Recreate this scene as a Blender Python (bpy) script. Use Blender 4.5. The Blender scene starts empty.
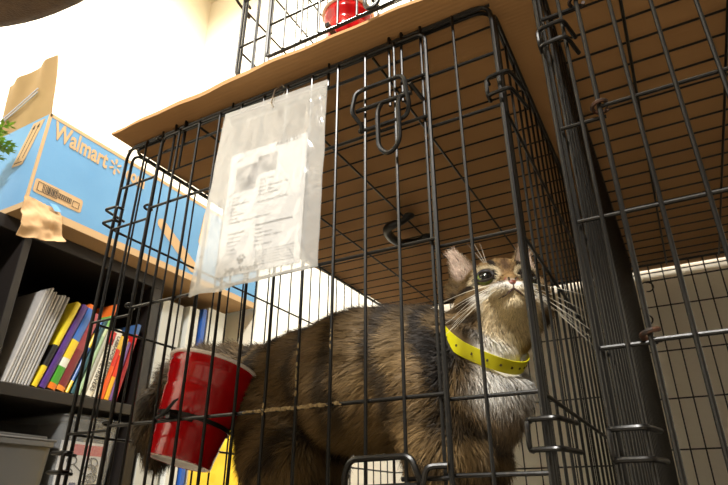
import bpy, math, random
import numpy as np
from mathutils import Vector, Matrix
random.seed(7); rng = np.random.default_rng(7)
scene = bpy.context.scene
COL = scene.collection
PI = math.pi

# ------------------------------------------------------------------ helpers
def s2l(c):
    return tuple((v/12.92 if v <= .04045 else ((v+.055)/1.055)**2.4) for v in c)
def rgb(r, g, b): return s2l((r/255, g/255, b/255))

def material(name, col, rough=.6, metal=0., spec=.5, noise=None, bump=None, coat=0., trans=0., alpha=1., sheen=0.):
    """procedural principled material; noise=(scale, second colour, amount), bump=(scale, strength)"""
    m = bpy.data.materials.new(name); m.use_nodes = True
    nt = m.node_tree; b = nt.nodes['Principled BSDF']
    b.inputs['Base Color'].default_value = (*col, 1)
    b.inputs['Roughness'].default_value = rough
    b.inputs['Metallic'].default_value = metal
    b.inputs['Specular IOR Level'].default_value = spec
    b.inputs['Coat Weight'].default_value = coat
    b.inputs['Transmission Weight'].default_value = trans
    b.inputs['Alpha'].default_value = alpha
    b.inputs['Sheen Weight'].default_value = sheen
    tc = nt.nodes.new('ShaderNodeTexCoord')
    if noise:
        n = nt.nodes.new('ShaderNodeTexNoise'); n.inputs['Scale'].default_value = noise[0]
        n.inputs['Detail'].default_value = 5
        nt.links.new(tc.outputs['Object'], n.inputs['Vector'])
        r = nt.nodes.new('ShaderNodeValToRGB')
        lo, hi = noise[3] if len(noise) > 3 else (.35, .7)
        r.color_ramp.elements[0].position = lo; r.color_ramp.elements[1].position = hi
        mx = nt.nodes.new('ShaderNodeMix'); mx.data_type = 'RGBA'
        nt.links.new(n.outputs['Fac'], r.inputs['Fac'])
        mul = nt.nodes.new('ShaderNodeMath'); mul.operation = 'MULTIPLY'; mul.inputs[1].default_value = noise[2]
        nt.links.new(r.outputs['Color'], mul.inputs[0])
        nt.links.new(mul.outputs[0], mx.inputs[0])
        mx.inputs[6].default_value = (*col, 1); mx.inputs[7].default_value = (*noise[1], 1)
        nt.links.new(mx.outputs[2], b.inputs['Base Color'])
    if bump:
        n2 = nt.nodes.new('ShaderNodeTexNoise'); n2.inputs['Scale'].default_value = bump[0]
        n2.inputs['Detail'].default_value = 4
        nt.links.new(tc.outputs['Object'], n2.inputs['Vector'])
        bp = nt.nodes.new('ShaderNodeBump'); bp.inputs['Strength'].default_value = bump[1]
        bp.inputs['Distance'].default_value = bump[2] if len(bump) > 2 else .002
        nt.links.new(n2.outputs['Fac'], bp.inputs['Height'])
        nt.links.new(bp.outputs['Normal'], b.inputs['Normal'])
    return m

class MB:
    def __init__(s): s.v = []; s.f = []; s.mi = []
    def add(s, verts, faces, mi=0):
        o = len(s.v); s.v += [tuple(map(float, v)) for v in verts]
        s.f += [tuple(i+o for i in f) for f in faces]; s.mi += [mi]*len(faces); return s
    def box(s, a, b, mi=0):
        x0, y0, z0 = a; x1, y1, z1 = b
        s.add([(x0,y0,z0),(x1,y0,z0),(x1,y1,z0),(x0,y1,z0),(x0,y0,z1),(x1,y0,z1),(x1,y1,z1),(x0,y1,z1)],
              [(0,3,2,1),(4,5,6,7),(0,1,5,4),(1,2,6,5),(2,3,7,6),(3,0,4,7)], mi); return s
    def obox(s, O, U, V, W, mi=0):
        O, U, V, W = map(Vector, (O, U, V, W))
        P = [O, O+U, O+U+V, O+V]; P += [p+W for p in P]
        s.add(P, [(0,3,2,1),(4,5,6,7),(0,1,5,4),(1,2,6,5),(2,3,7,6),(3,0,4,7)], mi); return s
    def tube(s, pts, r, seg=8, closed=False, mi=0, cap=True):
        P = [Vector(p) for p in pts]; n = len(P)
        R = r if isinstance(r, (list, tuple)) else [r]*n
        T = []
        for i in range(n):
            a = P[i-1] if (i > 0 or closed) else P[i]; b = P[(i+1) % n] if (i < n-1 or closed) else P[i]
            t = (b-a); T.append(t.normalized() if t.length > 1e-9 else Vector((0,0,1)))
        ref = Vector((0,0,1)) if abs(T[0].z) < .9 else Vector((1,0,0))
        N = (ref - T[0]*ref.dot(T[0])).normalized()
        V = []; prev = None
        for i in range(n):
            N = (N - T[i]*N.dot(T[i]))
            N = N.normalized() if N.length > 1e-6 else T[i].orthogonal().normalized()
            B = T[i].cross(N)
            for k in range(seg):
                a = 2*PI*k/seg
                V.append(P[i] + (N*math.cos(a)+B*math.sin(a))*R[i])
        F = []
        m = n if closed else n-1
        for i in range(m):
            j = (i+1) % n
            for k in range(seg):
                l = (k+1) % seg
                F.append((i*seg+k, i*seg+l, j*seg+l, j*seg+k))
        if cap and not closed:
            F.append(tuple(reversed(range(seg)))); F.append(tuple(range((n-1)*seg, n*seg)))
        s.add(V, F, mi); return s
    def lathe(s, prof, M=Matrix(), seg=40, mi=0):
        """prof: list of (r, z) or (r, z, material index)"""
        V = []
        for p in prof:
            for k in range(seg):
                a = 2*PI*k/seg
                V.append(M @ Vector((p[0]*math.cos(a), p[0]*math.sin(a), p[1])))
        o = len(s.v); s.v += [tuple(v) for v in V]
        for i in range(len(prof)-1):
            mm = prof[i][2] if len(prof[i]) > 2 else mi
            for k in range(seg):
                l = (k+1) % seg
                s.f.append((o+i*seg+k, o+i*seg+l, o+(i+1)*seg+l, o+(i+1)*seg+k)); s.mi.append(mm)
        return s
    def ball(s, c, r, mi=0, nu=10, nv=6):
        c = Vector(c); rr = r if isinstance(r, (tuple, list)) else (r, r, r)
        V = [c+Vector((0,0,rr[2]))]
        for i in range(1, nv):
            th = PI*i/nv
            for k in range(nu):
                a = 2*PI*k/nu
                V.append(c+Vector((rr[0]*math.sin(th)*math.cos(a), rr[1]*math.sin(th)*math.sin(a), rr[2]*math.cos(th))))
        V.append(c-Vector((0,0,rr[2])))
        F = []
        for k in range(nu): F.append((0, 1+k, 1+(k+1) % nu))
        for i in range(nv-2):
            for k in range(nu):
                a = 1+i*nu+k; b = 1+i*nu+(k+1) % nu
                F.append((a, a+nu, b+nu, b))
        L = len(V)-1
        for k in range(nu): F.append((L, 1+(nv-2)*nu+(k+1) % nu, 1+(nv-2)*nu+k))
        s.add(V, F, mi); return s
    def build(s, name, mats, parent=None, smooth=True, angle=40):
        me = bpy.data.meshes.new(name)
        me.from_pydata(s.v, [], s.f); 
        if not isinstance(mats, (list, tuple)): mats = [mats]
        for m in mats: me.materials.append(m)
        me.polygons.foreach_set('material_index', s.mi)
        me.update()
        if smooth:
            me.polygons.foreach_set('use_smooth', [True]*len(me.polygons))
            try: me.set_sharp_from_angle(angle=math.radians(angle))
            except Exception: pass
        o = bpy.data.objects.new(name, me); COL.objects.link(o)
        if parent: o.parent = parent
        return o

def fillet(pts, rad, n=4, closed=True):
    P = [Vector(p) for p in pts]; out = []
    N = len(P)
    for i in range(N):
        if not closed and i in (0, N-1): out.append(P[i]); continue
        a, b, c = P[i-1], P[i], P[(i+1) % N]
        u = (a-b); v = (c-b); r = min(rad, u.length*.49, v.length*.49)
        p0 = b+u.normalized()*r; p2 = b+v.normalized()*r
        for k in range(n+1):
            t = k/n; out.append(p0*(1-t)**2 + b*2*t*(1-t) + p2*t*t)
    return out

def empty(name, label, cat, loc=(0,0,0), group=None):
    o = bpy.data.objects.new(name, None); COL.objects.link(o); o.location = loc
    o.empty_display_size = .05
    o['label'] = label; o['category'] = cat
    if group: o['group'] = group
    bpy.context.view_layer.update()
    return o
def adopt(parent, *obs):
    """parent world-space meshes to a thing's empty without moving them"""
    for o in obs:
        o.parent = parent; o.matrix_parent_inverse = parent.matrix_world.inverted()
def tag(o, label, cat, group=None, kind=None):
    o['label'] = label; o['category'] = cat
    if group: o['group'] = group
    if kind: o['kind'] = kind
    return o
def structure(o): o['kind'] = 'structure'; return o

def text_mesh(body, size, O, U, V, offset=0., extrude=.0002, align='LEFT', spacing=1., squash=1.):
    cu = bpy.data.curves.new('lettering', 'FONT'); cu.body = body; cu.size = size
    cu.offset = offset; cu.extrude = extrude; cu.align_x = align; cu.space_character = spacing
    cu.resolution_u = 3
    ob = bpy.data.objects.new('lettering', cu); COL.objects.link(ob)
    bpy.context.view_layer.update()
    me = bpy.data.meshes.new_from_object(ob.evaluated_get(bpy.context.evaluated_depsgraph_get()))
    U = Vector(U).normalized(); V = Vector(V).normalized(); W = U.cross(V)
    M = Matrix(((U.x*squash, V.x, W.x, O[0]), (U.y*squash, V.y, W.y, O[1]), (U.z*squash, V.z, W.z, O[2]), (0,0,0,1)))
    vs = [tuple(M @ v.co) for v in me.vertices]; fs = [tuple(p.vertices) for p in me.polygons]
    bpy.data.objects.remove(ob); bpy.data.meshes.remove(me); bpy.data.curves.remove(cu)
    return vs, fs

# ------------------------------------------------------------------ camera
F_PX = 562.6; PITCH = .4437; YAW = .5066; CAM = Vector((.0972, -.4625, -.5098))
cp, sp_, cy_, sy_ = math.cos(PITCH), math.sin(PITCH), math.cos(YAW), math.sin(YAW)
fw = Vector((-sy_*cp, cy_*cp, sp_)); rt = Vector((cy_, sy_, 0)); up = rt.cross(fw)
cd = bpy.data.cameras.new('camera'); cam = bpy.data.objects.new('camera', cd); COL.objects.link(cam)
cam.matrix_world = Matrix(((rt.x, up.x, -fw.x, CAM.x), (rt.y, up.y, -fw.y, CAM.y), (rt.z, up.z, -fw.z, CAM.z), (0,0,0,1)))
cd.sensor_width = 36; cd.lens = F_PX/728*36; cd.clip_start = .01
cd.dof.use_dof = True; cd.dof.focus_distance = .62; cd.dof.aperture_fstop = 20
scene.camera = cam
scene.view_settings.view_transform = 'Standard'; scene.view_settings.look = 'None'
scene.view_settings.gamma = 1; scene.view_settings.use_curve_mapping = False
scene.view_settings.exposure = 0.0
scene.cycles.use_denoising = True
scene.cycles.max_bounces = 10; scene.cycles.diffuse_bounces = 6; scene.cycles.transparent_max_bounces = 16
scene.cycles.sample_clamp_indirect = 6

# ------------------------------------------------------------------ materials
M = {}
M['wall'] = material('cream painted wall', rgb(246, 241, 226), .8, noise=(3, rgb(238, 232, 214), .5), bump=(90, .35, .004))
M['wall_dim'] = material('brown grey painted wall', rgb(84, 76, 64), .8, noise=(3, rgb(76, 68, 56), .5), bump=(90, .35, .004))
M['ceiling'] = material('white ceiling paint', rgb(240, 234, 216), .85, bump=(60, .2))
M['floor'] = material('beige vinyl floor', rgb(122, 112, 96), .5, noise=(6, rgb(106, 96, 80), .6))
M['wire'] = material('black enamelled wire', rgb(11, 10, 9), .33, 0, .42, noise=(260, rgb(66, 56, 44), .5, (.62, .80)), bump=(400, .15, .0006))
M['rust'] = material('rusty wire', rgb(30, 24, 20), .55, 0, .4, noise=(160, rgb(84, 50, 28), .6, (.4, .6)))
M['tray'] = material('black plastic tray', rgb(28, 27, 27), .45)
M['plastic'] = material('black plastic', rgb(24, 23, 22), .35)
M['residue'] = material('dried beige residue', rgb(158, 138, 100), .9, noise=(300, rgb(110, 92, 62), .8))

def cardboard_mat():
    m = material('corrugated cardboard', rgb(182, 140, 92), .85, noise=(5, rgb(164, 122, 78), .7), bump=(40, .15, .002))
    nt = m.node_tree; b = nt.nodes['Principled BSDF']
    tc = nt.nodes.new('ShaderNodeTexCoord'); w = nt.nodes.new('ShaderNodeTexWave')
    w.inputs['Scale'].default_value = 55; w.bands_direction = 'Y'
    bp = nt.nodes.new('ShaderNodeBump'); bp.inputs['Strength'].default_value = .12; bp.inputs['Distance'].default_value = .001
    nt.links.new(tc.outputs['Object'], w.inputs['Vector']); nt.links.new(w.outputs['Fac'], bp.inputs['Height'])
    nt.links.new(bp.outputs['Normal'], b.inputs['Normal'])
    return m
M['card'] = cardboard_mat()
M['kraft'] = material('kraft box board', rgb(166, 134, 94), .85, noise=(9, rgb(150, 118, 80), .7), bump=(60, .2, .002))
M['kraft_inside'] = material('kraft board inner face', rgb(160, 134, 92), .85, noise=(12, rgb(148, 122, 82), .7), bump=(30, .2, .002))
M['box_blue'] = material('blue printed box', rgb(92, 146, 190), .65, noise=(7, rgb(80, 134, 180), .7), bump=(50, .12, .002))
M['kraft_print'] = material('bare kraft showing through print', rgb(182, 152, 112), .8)
M['ink'] = material('black printing ink', rgb(38, 34, 32), .7)
M['ink_grey'] = material('grey printing ink', rgb(62, 60, 62), .8)
M['paper'] = material('white paper', rgb(196, 196, 197), .8)
M['shelf'] = material('black brown laminate', rgb(25, 21, 20), .5, noise=(14, rgb(34, 29, 27), .6))
M['white_board'] = material('grey white board', rgb(196, 198, 194), .6, noise=(4, rgb(180, 183, 180), .6))
M['cup_red'] = material('red plastic cup', rgb(182, 8, 16), .15, 0, .5, coat=.3)
M['cup_white'] = material('white plastic cup lining', rgb(246, 240, 236), .35)

# ------------------------------------------------------------------ room
XL, XR, YF, YB, ZF, ZC = -1.57, 1.95, -2.7, .955, -.642, 1.80
structure(MB().box((XL-.1, YF-.1, ZF-.1), (XR+.1, YB+.1, ZF)).build('floor', M['floor'], smooth=False))
structure(MB().box((XL-.1, YF-.1, ZC), (XR+.1, YB+.1, ZC+.1)).build('ceiling', M['ceiling'], smooth=False))
structure(MB().box((XL-.1, YB, ZF), (XR+.1, YB+.1, ZC)).build('wall_back', M['wall'], smooth=False))
structure(MB().box((XL-.1, YF, ZF), (XL, YB, ZC)).build('wall_left', M['wall'], smooth=False))
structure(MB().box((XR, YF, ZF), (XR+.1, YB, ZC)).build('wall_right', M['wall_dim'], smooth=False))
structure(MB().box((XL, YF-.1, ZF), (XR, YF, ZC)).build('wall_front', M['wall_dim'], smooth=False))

# ------------------------------------------------------------------ wire crates
def rect(u0, u1, v0, v1, mk, rad=.02):
    return fillet([mk(u0, v0), mk(u1, v0), mk(u1, v1), mk(u0, v1)], rad, 5)
def grid(mk, u0, u1, v0, v1, vw, hw, rv=.0015, rh=.0017, rf=.0024, off=.0025, frame=True, rad=.02):
    """wire panel: vw upright wires, hw cross wires (u positions / v positions)"""
    m = MB()
    if frame: m.tube(rect(u0, u1, v0, v1, mk, rad), rf, 8, True)
    for w in vw:
        if not isinstance(w, tuple): w = (w, v0, v1)
        m.tube([mk(w[0], w[1], off), mk(w[0], w[2], off)], rv, 8)
    for h in hw:
        if not isinstance(h, tuple): h = (h, u0, u1)
        m.tube([mk(h[1], h[0]), mk(h[2], h[0])], rh, 8)
    return m
def arange(a, b, st):
    n = int(math.floor((b-a)/st+1e-6)); return [a+i*st for i in range(n+1)]
def clasp(cx, cy, cz, sx, w=.030, h=.022, back=.03):
    """bent wire clasp joining a front panel corner to a side panel; sx = +1/-1 towards the outside"""
    m = MB()
    P = [(cx-sx*w*.35, cy+.006, cz+h/2), (cx-sx*w*.35, cy-.008, cz+h/2), (cx+sx*w*.35, cy-.010, cz+h/2), (cx+sx*w*.55, cy+back, cz+h/2)]
    Q = [(x, y, z-h) for x, y, z in P]
    m.tube(fillet(list(reversed(P))+[(P[0][0], P[0][1]-.014, P[0][2]), (Q[0][0], Q[0][1]-.014, Q[0][2])]+Q, .006, 4, False), .0021, 8)
    return m

def latch(xc, zc, Y, long=.072, tall=.058, drop=.05):
    """slide bolt: bent frame, sliding rod and hanging pull loop"""
    m = MB()
    x0, x1 = xc-long/2, xc+long/2; zt = zc+tall*.40; zb = zc-tall*.40
    m.tube(fillet([(x0, Y, zb), (x0+.006, Y-.004, zb+.003), (x0-.004, Y-.012, zc-.004), (x0+.001, Y-.012, zt-.004), (x0+.010, Y-.010, zt),
                   (x1-.006, Y-.010, zt), (x1, Y-.012, zt-.006), (x1+.002, Y-.004, zb+.01), (x1-.004, Y, zb), (x0+.004, Y, zb)], .006, 4, True), .0026, 8)
    m.tube([(x0-.001, Y-.006, zc), (x1+.006, Y-.006, zc)], .0027, 10)
    m.tube(fillet([(x1+.008, Y-.006, zc+.003), (x1+.008, Y-.016, zc+.006), (x1+.014, Y+.006, zc-.004)], .003, 3, False), .0024, 8)
    h = MB()
    hx0, hx1 = xc-.002, xc+long*.5-.008
    h.tube(fillet([(hx0+.002, Y-.004, zc+.002), (hx0, Y-.012, zc-.014), (hx0, Y-.010, zc-drop), ((hx0+hx1)/2, Y-.010, zc-drop-.013), (hx1, Y-.010, zc-drop),
                   (hx1, Y-.012, zc-.010), (hx1+.001, Y-.004, zc+.003)], .009, 5, False), .0027, 8)
    return m, h
W_ = M['wire']

# ---- crate with the cat
A = empty('wire_crate', 'black wire crate with the tabby cat standing inside', 'crate', (-.29, .459, -.636))
AW, AD, AH = .58, .918, .635
fr = lambda u, v, o=0: (u, 0-o*0+.0 + o, v)
hzA = (-.141, -.282, -.425, -.567)
vw = [(-.0435, -AH, 0), (-.536, -AH, 0), (-.083, -AH, .004), (-.503, -AH, .004),
      (-.367, -.032, .004), (-.209, -.032, .004), (-.455, -.032, .004)]
hw = [(z, -.083, 0) for z in hzA+(-.072, -.485)] + [(z, -AW, -.503) for z in hzA+(-.072, -.485)] + [(-.033, -.503, -.083), (-.003, -AW, 0)]
m = grid(lambda u, v, o=0: (u, -o, v), -AW, 0, -AH, 0, vw, hw, rv=.0017, rh=.0018, rf=.0025)
# guide hooks that stick up over the top wire
for hx in (-.123, -.107):
    m.tube(fillet([(hx, .002, -.004), (hx, -.0035, .010), (hx, -.0045, 0), (hx, -.0045, -.098)], .004, 3, False), .0018, 8)
for hx in (-.474, -.455):
    m.tube(fillet([(hx+.012, .010, .002), (hx+.008, -.002, .014), (hx, -.0045, .010), (hx, -.0045, -.075)], .006, 3, False), .0018, 8)
adopt(A, m.build('front_panel', W_))
# door
DX0, DX1, DZ1 = -.4965, -.0761, -.012
bars = [DX1-(DX1-DX0)/11*k for k in range(1, 11)]
m = grid(lambda u, v, o=0: (u, -.0065-o, v), DX0, DX1, -.600, DZ1, [(b, -.600, DZ1) for b in bars],
         [(-.130, DX0, DX1), (-.2755, DX0, DX1), (-.4212, DX0, DX1), (-.487, -.12, DX1), (-.545, DX0, DX1), (-.073, -.108, DX1)], rv=.00175, rh=.0019, rf=.0026, off=.003, rad=.012)
for z in (DZ1-.001, -.130, -.2755, -.4212):
    ring = [(-.5035+.0052*math.cos(a), -.004+.0052*math.sin(a), z+.001*a) for a in np.linspace(.4, 5.8, 14)]
    m.tube(ring, .0018, 6)
door = m.build('door', W_); adopt(A, door)
lf, lh = latch(-.1285, -.100, -.010, .062, .062, .062)
adopt(door, lf.build('latch', W_), lh.build('latch_handle', W_))
lf2 = MB()
lf2.tube(fillet([(-.168, -.010, -.498), (-.170, -.018, -.488), (-.164, -.018, -.471), (-.106, -.018, -.470), (-.100, -.018, -.486), (-.098, -.010, -.495)], .008, 5, False), .0027, 8)
lf2.tube([(-.180, -.011, -.494), (-.099, -.011, -.492)], .0026, 8)
lf2.tube(fillet([(-.104, -.012, -.504), (-.097, -.016, -.492), (-.094, -.016, -.479), (-.084, -.012, -.478), (-.078, -.010, -.478)], .005, 4, False), .0025, 8)
adopt(door, lf2.build('latch', W_))
# dried residue on the door wires
m = MB()
for i in range(120):
    x = -.300+.125*rng.beta(1.5, 1.8); r = .0007+.0010*rng.random()
    m.ball((x, -.0085-.0012*rng.random(), -.4212+.0022*(rng.random()-.5)), (r*1.8, r, r), nu=6, nv=4)
for bx, z0, z1, n in ((bars[3], -.40, -.34, 16), (bars[2], -.37, -.35, 5), (bars[4], -.425, -.415, 6), (bars[3], -.41, -.39, 5)):
    for i in range(n):
        r = .0005+.0006*rng.random(); m.ball((bx+.001*(rng.random()-.5), -.0112, z0+(z1-z0)*rng.random()), (r, r, r*2.2), nu=6, nv=4)
o = m.build('residue', M['residue']); o['label'] = 'dried beige residue on the lower door wire'; o['kind'] = 'stuff'; adopt(door, o)
# sides, back, roof, floor
for X, nm in ((0, 'side_panel'), (-AW, 'side_panel')):
    m = grid(lambda u, v, o=0, X=X: (X+(o if X < -.1 else -o), u, v), .010, AD-.006, -AH, -.001, arange(.033, AD-.02, .0365), hzA, rv=.0015, rh=.0018, rf=.0024)
    adopt(A, m.build(nm, W_))
m = grid(lambda u, v, o=0: (u, AD-o, v), -AW, 0, -AH, -.001, arange(-AW+.03, -.02, .0375), hzA, rv=.0014, rh=.0016)
adopt(A, m.build('back_panel', W_))
ry = arange(.030, AD-.02, .0425)
m = MB(); m.tube(rect(-AW+.003, -.003, .006, AD-.004, lambda u, v: (u, v, -.001), .02), .0024, 8, True)
for y in ry: m.tube([(-AW+.004, y, -.0035), (-.004, y, -.0035)], .0014, 8)
for x in (-.150, -.295, -.436): m.tube([(x, .006, -.0065), (x, AD-.004, -.0065)], .0018, 8)
adopt(A, m.build('roof_panel', W_))
m = MB()
for y in ry: m.tube([(-AW+.004, y, -AH), (-.004, y, -AH)], .0014, 6)
for x in (-.150, -.295, -.436): m.tube([(x, .006, -AH+.003), (x, AD-.004, -AH+.003)], .0018, 6)
adopt(A, m.build('floor_panel', W_))
m = MB().box((-AW+.008, .010, -.630), (-.010, AD-.012, -.624))
for a, b in (((-AW+.008, .010), (-.010, .014)), ((-AW+.008, AD-.016), (-.010, AD-.012)), ((-AW+.008, .010), (-AW+.012, AD-.012)), ((-.014, .010), (-.010, AD-.012))):
    m.box((a[0], a[1], -.630), (b[0], b[1], -.604))
adopt(A, m.build('tray', M['tray'], smooth=False))
for cx, sx, zz in ((0, 1, -.120), (0, 1, -.458), (-AW, -1, -.120), (-AW, -1, -.458)):
    adopt(A, clasp(cx, 0, zz, sx, .034).build('clasp', W_))
# plastic carrying handle hooked on the roof wires
m = MB()
pts = fillet([(-.282, .398, -.010), (-.300, .400, -.016), (-.336, .404, -.018), (-.346, .440, -.020), (-.342, .486, -.018), (-.310, .498, -.014), (-.290, .496, -.010)], .02, 5, False)
m.tube(pts, [.006+.003*math.sin(PI*i/(len(pts)-1)) for i in range(len(pts))], 10)
m.ball((-.284, .398, -.009), (.012, .010, .006)); m.ball((-.290, .496, -.009), (.012, .010, .006))
adopt(A, m.build('carrying_handle', M['plastic']))

# ---- crate on the right
B = empty('wire_crate', 'empty black wire crate right of the cat, partly out of frame', 'crate', (.35, .44, -.636))
BX0, BX1, BY0, BY1 = .052, .66, -.02, .90
bb = arange(.1135, BX1-.12, .0315)
hzB = (-.072, -.204, -.297, -.402, -.50, -.60)
m = grid(lambda u, v, o=0: (u, BY0-o, v), BX0-.003, BX1, -AH, -.001, [(.0705, -AH, 0), (BX1-.03, -AH, 0), (BX1-.085, -AH, 0)],
         [(z, BX0, .090) for z in hzB]+[(z, BX1-.08, BX1) for z in hzB], rv=.0018, rh=.0018, rf=.0022)
adopt(B, m.build('front_panel', W_))
m = grid(lambda u, v, o=0: (u, BY0-.0065-o, v), .0865, BX1-.09, -.60, -.062, [(b, -.60, -.062) for b in bb],
         [-.197, -.30, -.402, -.50], rv=.0018, rh=.0018, rf=.0021, off=.003, rad=.010)
bd = m.build('door', W_); adopt(B, bd)
for z in (-.074, -.200, -.402):
    m = MB(); m.tube([(.0865+.006*math.cos(a), BY0-.005+.006*math.sin(a), z+.0012*a) for a in np.linspace(0, 6.6, 16)], .0019, 6)
    hg = m.build('hinge', M['rust']); hg['label'] = 'rusty wire hinge loops'; adopt(bd, hg)
for X in (BX0, BX1):
    m = grid(lambda u, v, o=0, X=X: (X+(o if X < .2 else -o), u, v), BY0+.006, BY1-.004, -AH, -.001, arange(BY0+.03, BY1-.02, .0305), (-.1, -.2, -.3, -.4, -.5, -.6), rv=.0016, rh=.0017)
    adopt(B, m.build('side_panel', W_))
m = grid(lambda u, v, o=0: (u, BY1-o, v), BX0, BX1, -AH, -.001, arange(BX0+.037, BX1-.02, .0275), (-.020, -.1, -.2, -.3, -.4, -.5, -.6), rv=.0014, rh=.0015, rf=.0018)
m.tube(rect(.066, .42, -.60, -.042, lambda u, v: (u, BY1-.008, v), .012), .0018, 8, True)
for x, z in ((.080, -.055), (.064, -.130)):
    m.tube([(x+.011*math.cos(a), BY1-.010, z+.011*math.sin(a)) for a in np.linspace(-2, 1.8, 12)], .0016, 6)
adopt(B, m.build('back_panel', W_))
ryB = arange(.012, BY1-.02, .0405)
m = MB(); m.tube(rect(BX0+.003, BX1-.003, BY0+.006, BY1-.004, lambda u, v: (u, v, -.001), .02), .0024, 8, True)
for y in ryB: m.tube([(BX0+.004, y, -.0035), (BX1-.004, y, -.0035)], .0015, 8)
for x in (.128, .231, .334, .437, .540): m.tube([(x, BY0+.006, -.0065), (x, BY1-.004, -.0065)], .0019, 8)
adopt(B, m.build('roof_panel', W_))
m = MB()
for y in ryB: m.tube([(BX0+.004, y, -AH), (BX1-.004, y, -AH)], .0014, 6)
for x in (.128, .334, .540): m.tube([(x, BY0+.006, -AH+.003), (x, BY1-.004, -AH+.003)], .0018, 6)
adopt(B, m.build('floor_panel', W_))
m = MB().box((BX0+.01, BY0+.012, -.630), (BX1-.01, BY1-.012, -.624))
for a, b in (((BX0+.010, BY0+.012), (BX1-.010, BY0+.016)), ((BX0+.010, BY1-.016), (BX1-.010, BY1-.012)), ((BX0+.010, BY0+.012), (BX0+.014, BY1-.012)), ((BX1-.014, BY0+.012), (BX1-.010, BY1-.012))):
    m.box((a[0], a[1], -.630), (b[0], b[1], -.604))
adopt(B, m.build('tray', M['tray'], smooth=False))
for zz in (-.102, -.470):
    c = clasp(BX0+.008, BY0-.002, zz, 1, .034, .020, .02)
    adopt(B, c.build('clasp', W_))

# ---- crate stacked on the cardboard
C0 = empty('wire_crate', 'upper black wire crate standing on the cardboard sheet', 'crate', (.04, .185, .0135))
CX0, CX1, CY0, CY1, CZ0, CZ1 = -.342, .42, -.030, .40, .0133, .56
m = grid(lambda u, v, o=0: (u, CY0-o, v), CX0, CX1, CZ0, CZ1, [(-.312, CZ0, CZ1), (-.291, CZ0, CZ1), (-.08, CZ0, CZ1), (-.05, CZ0, CZ1)]+[(x, CZ0, CZ1) for x in arange(-.02, CX1-.02, .03)],
         [(z, CX0, -.285) for z in (.071, .16, .25, .34, .43)]+[(z, -.09, CX1) for z in (.071, .16, .25, .34, .43)]+[CZ0+.002, CZ1-.03], rv=.0015, rh=.0016, rf=.0022)
adopt(C0, m.build('front_panel', W_))
m = grid(lambda u, v, o=0: (u, CY0-.006-o, v), -.285, -.098, .022, CZ1-.05, arange(-.2565, -.11, .0272), (.079, .168, .257, .346, .435), rv=.0015, rh=.0016, rf=.0024, off=.003, rad=.008)
cdoor = m.build('door', W_); adopt(C0, cdoor)
m = MB(); m.tube(fillet([(-.132, CY0-.016, .085), (-.133, CY0-.016, .022), (-.1235, CY0-.018, .010), (-.114, CY0-.016, .022), (-.113, CY0-.016, .085)], .009, 5, False), .0027, 8)
m.tube([(-.150, CY0-.010, .085), (-.080, CY0-.010, .085)], .0024, 8)
adopt(cdoor, m.build('latch_handle', W_))
for X in (CX0, CX1):
    m = grid(lambda u, v, o=0, X=X: (X+(o if X < 0 else -o), u, v), CY0+.006, CY1-.004, CZ0, CZ1-.001, arange(CY0+.03, CY1-.02, .030), (.067, .147, .232, .32, .41), rv=.0011, rh=.0015, rf=.0020)
    adopt(C0, m.build('side_panel', W_))
m = grid(lambda u, v, o=0: (u, CY1-o, v), CX0, CX1, CZ0, CZ1-.001, arange(CX0+.05, CX1-.03, .060), (.09, .17, .25, .33, .41, .49), rv=.0009, rh=.0009, rf=.0016)
adopt(C0, m.build('back_panel', W_))
m = MB(); m.tube(rect(CX0+.003, CX1-.003, CY0+.006, CY1-.004, lambda u, v: (u, v, CZ1), .02), .002, 8, True)
for y in arange(CY0+.04, CY1-.03, .045): m.tube([(CX0, y, CZ1-.002), (CX1, y, CZ1-.002)], .0012, 6)
for x in (-.15, .04, .23): m.tube([(x, CY0, CZ1+.001), (x, CY1, CZ1+.001)], .0014, 6)
adopt(C0, m.build('roof_panel', W_))
m = MB()
for y in arange(CY0+.04, CY1-.03, .045): m.tube([(CX0, y, CZ0), (CX1, y, CZ0)], .0012, 6)
adopt(C0, m.build('floor_panel', W_))
adopt(C0, clasp(CX0, CY0, .175, -1, .030, .020).build('clasp', W_))
m = MB(); m.tube([(CX0+.004, .155, .226), (CX0+.004, .178, .236)], .0045, 8)
adopt(C0, m.build('crimp_sleeve', M['plastic']))

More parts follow.
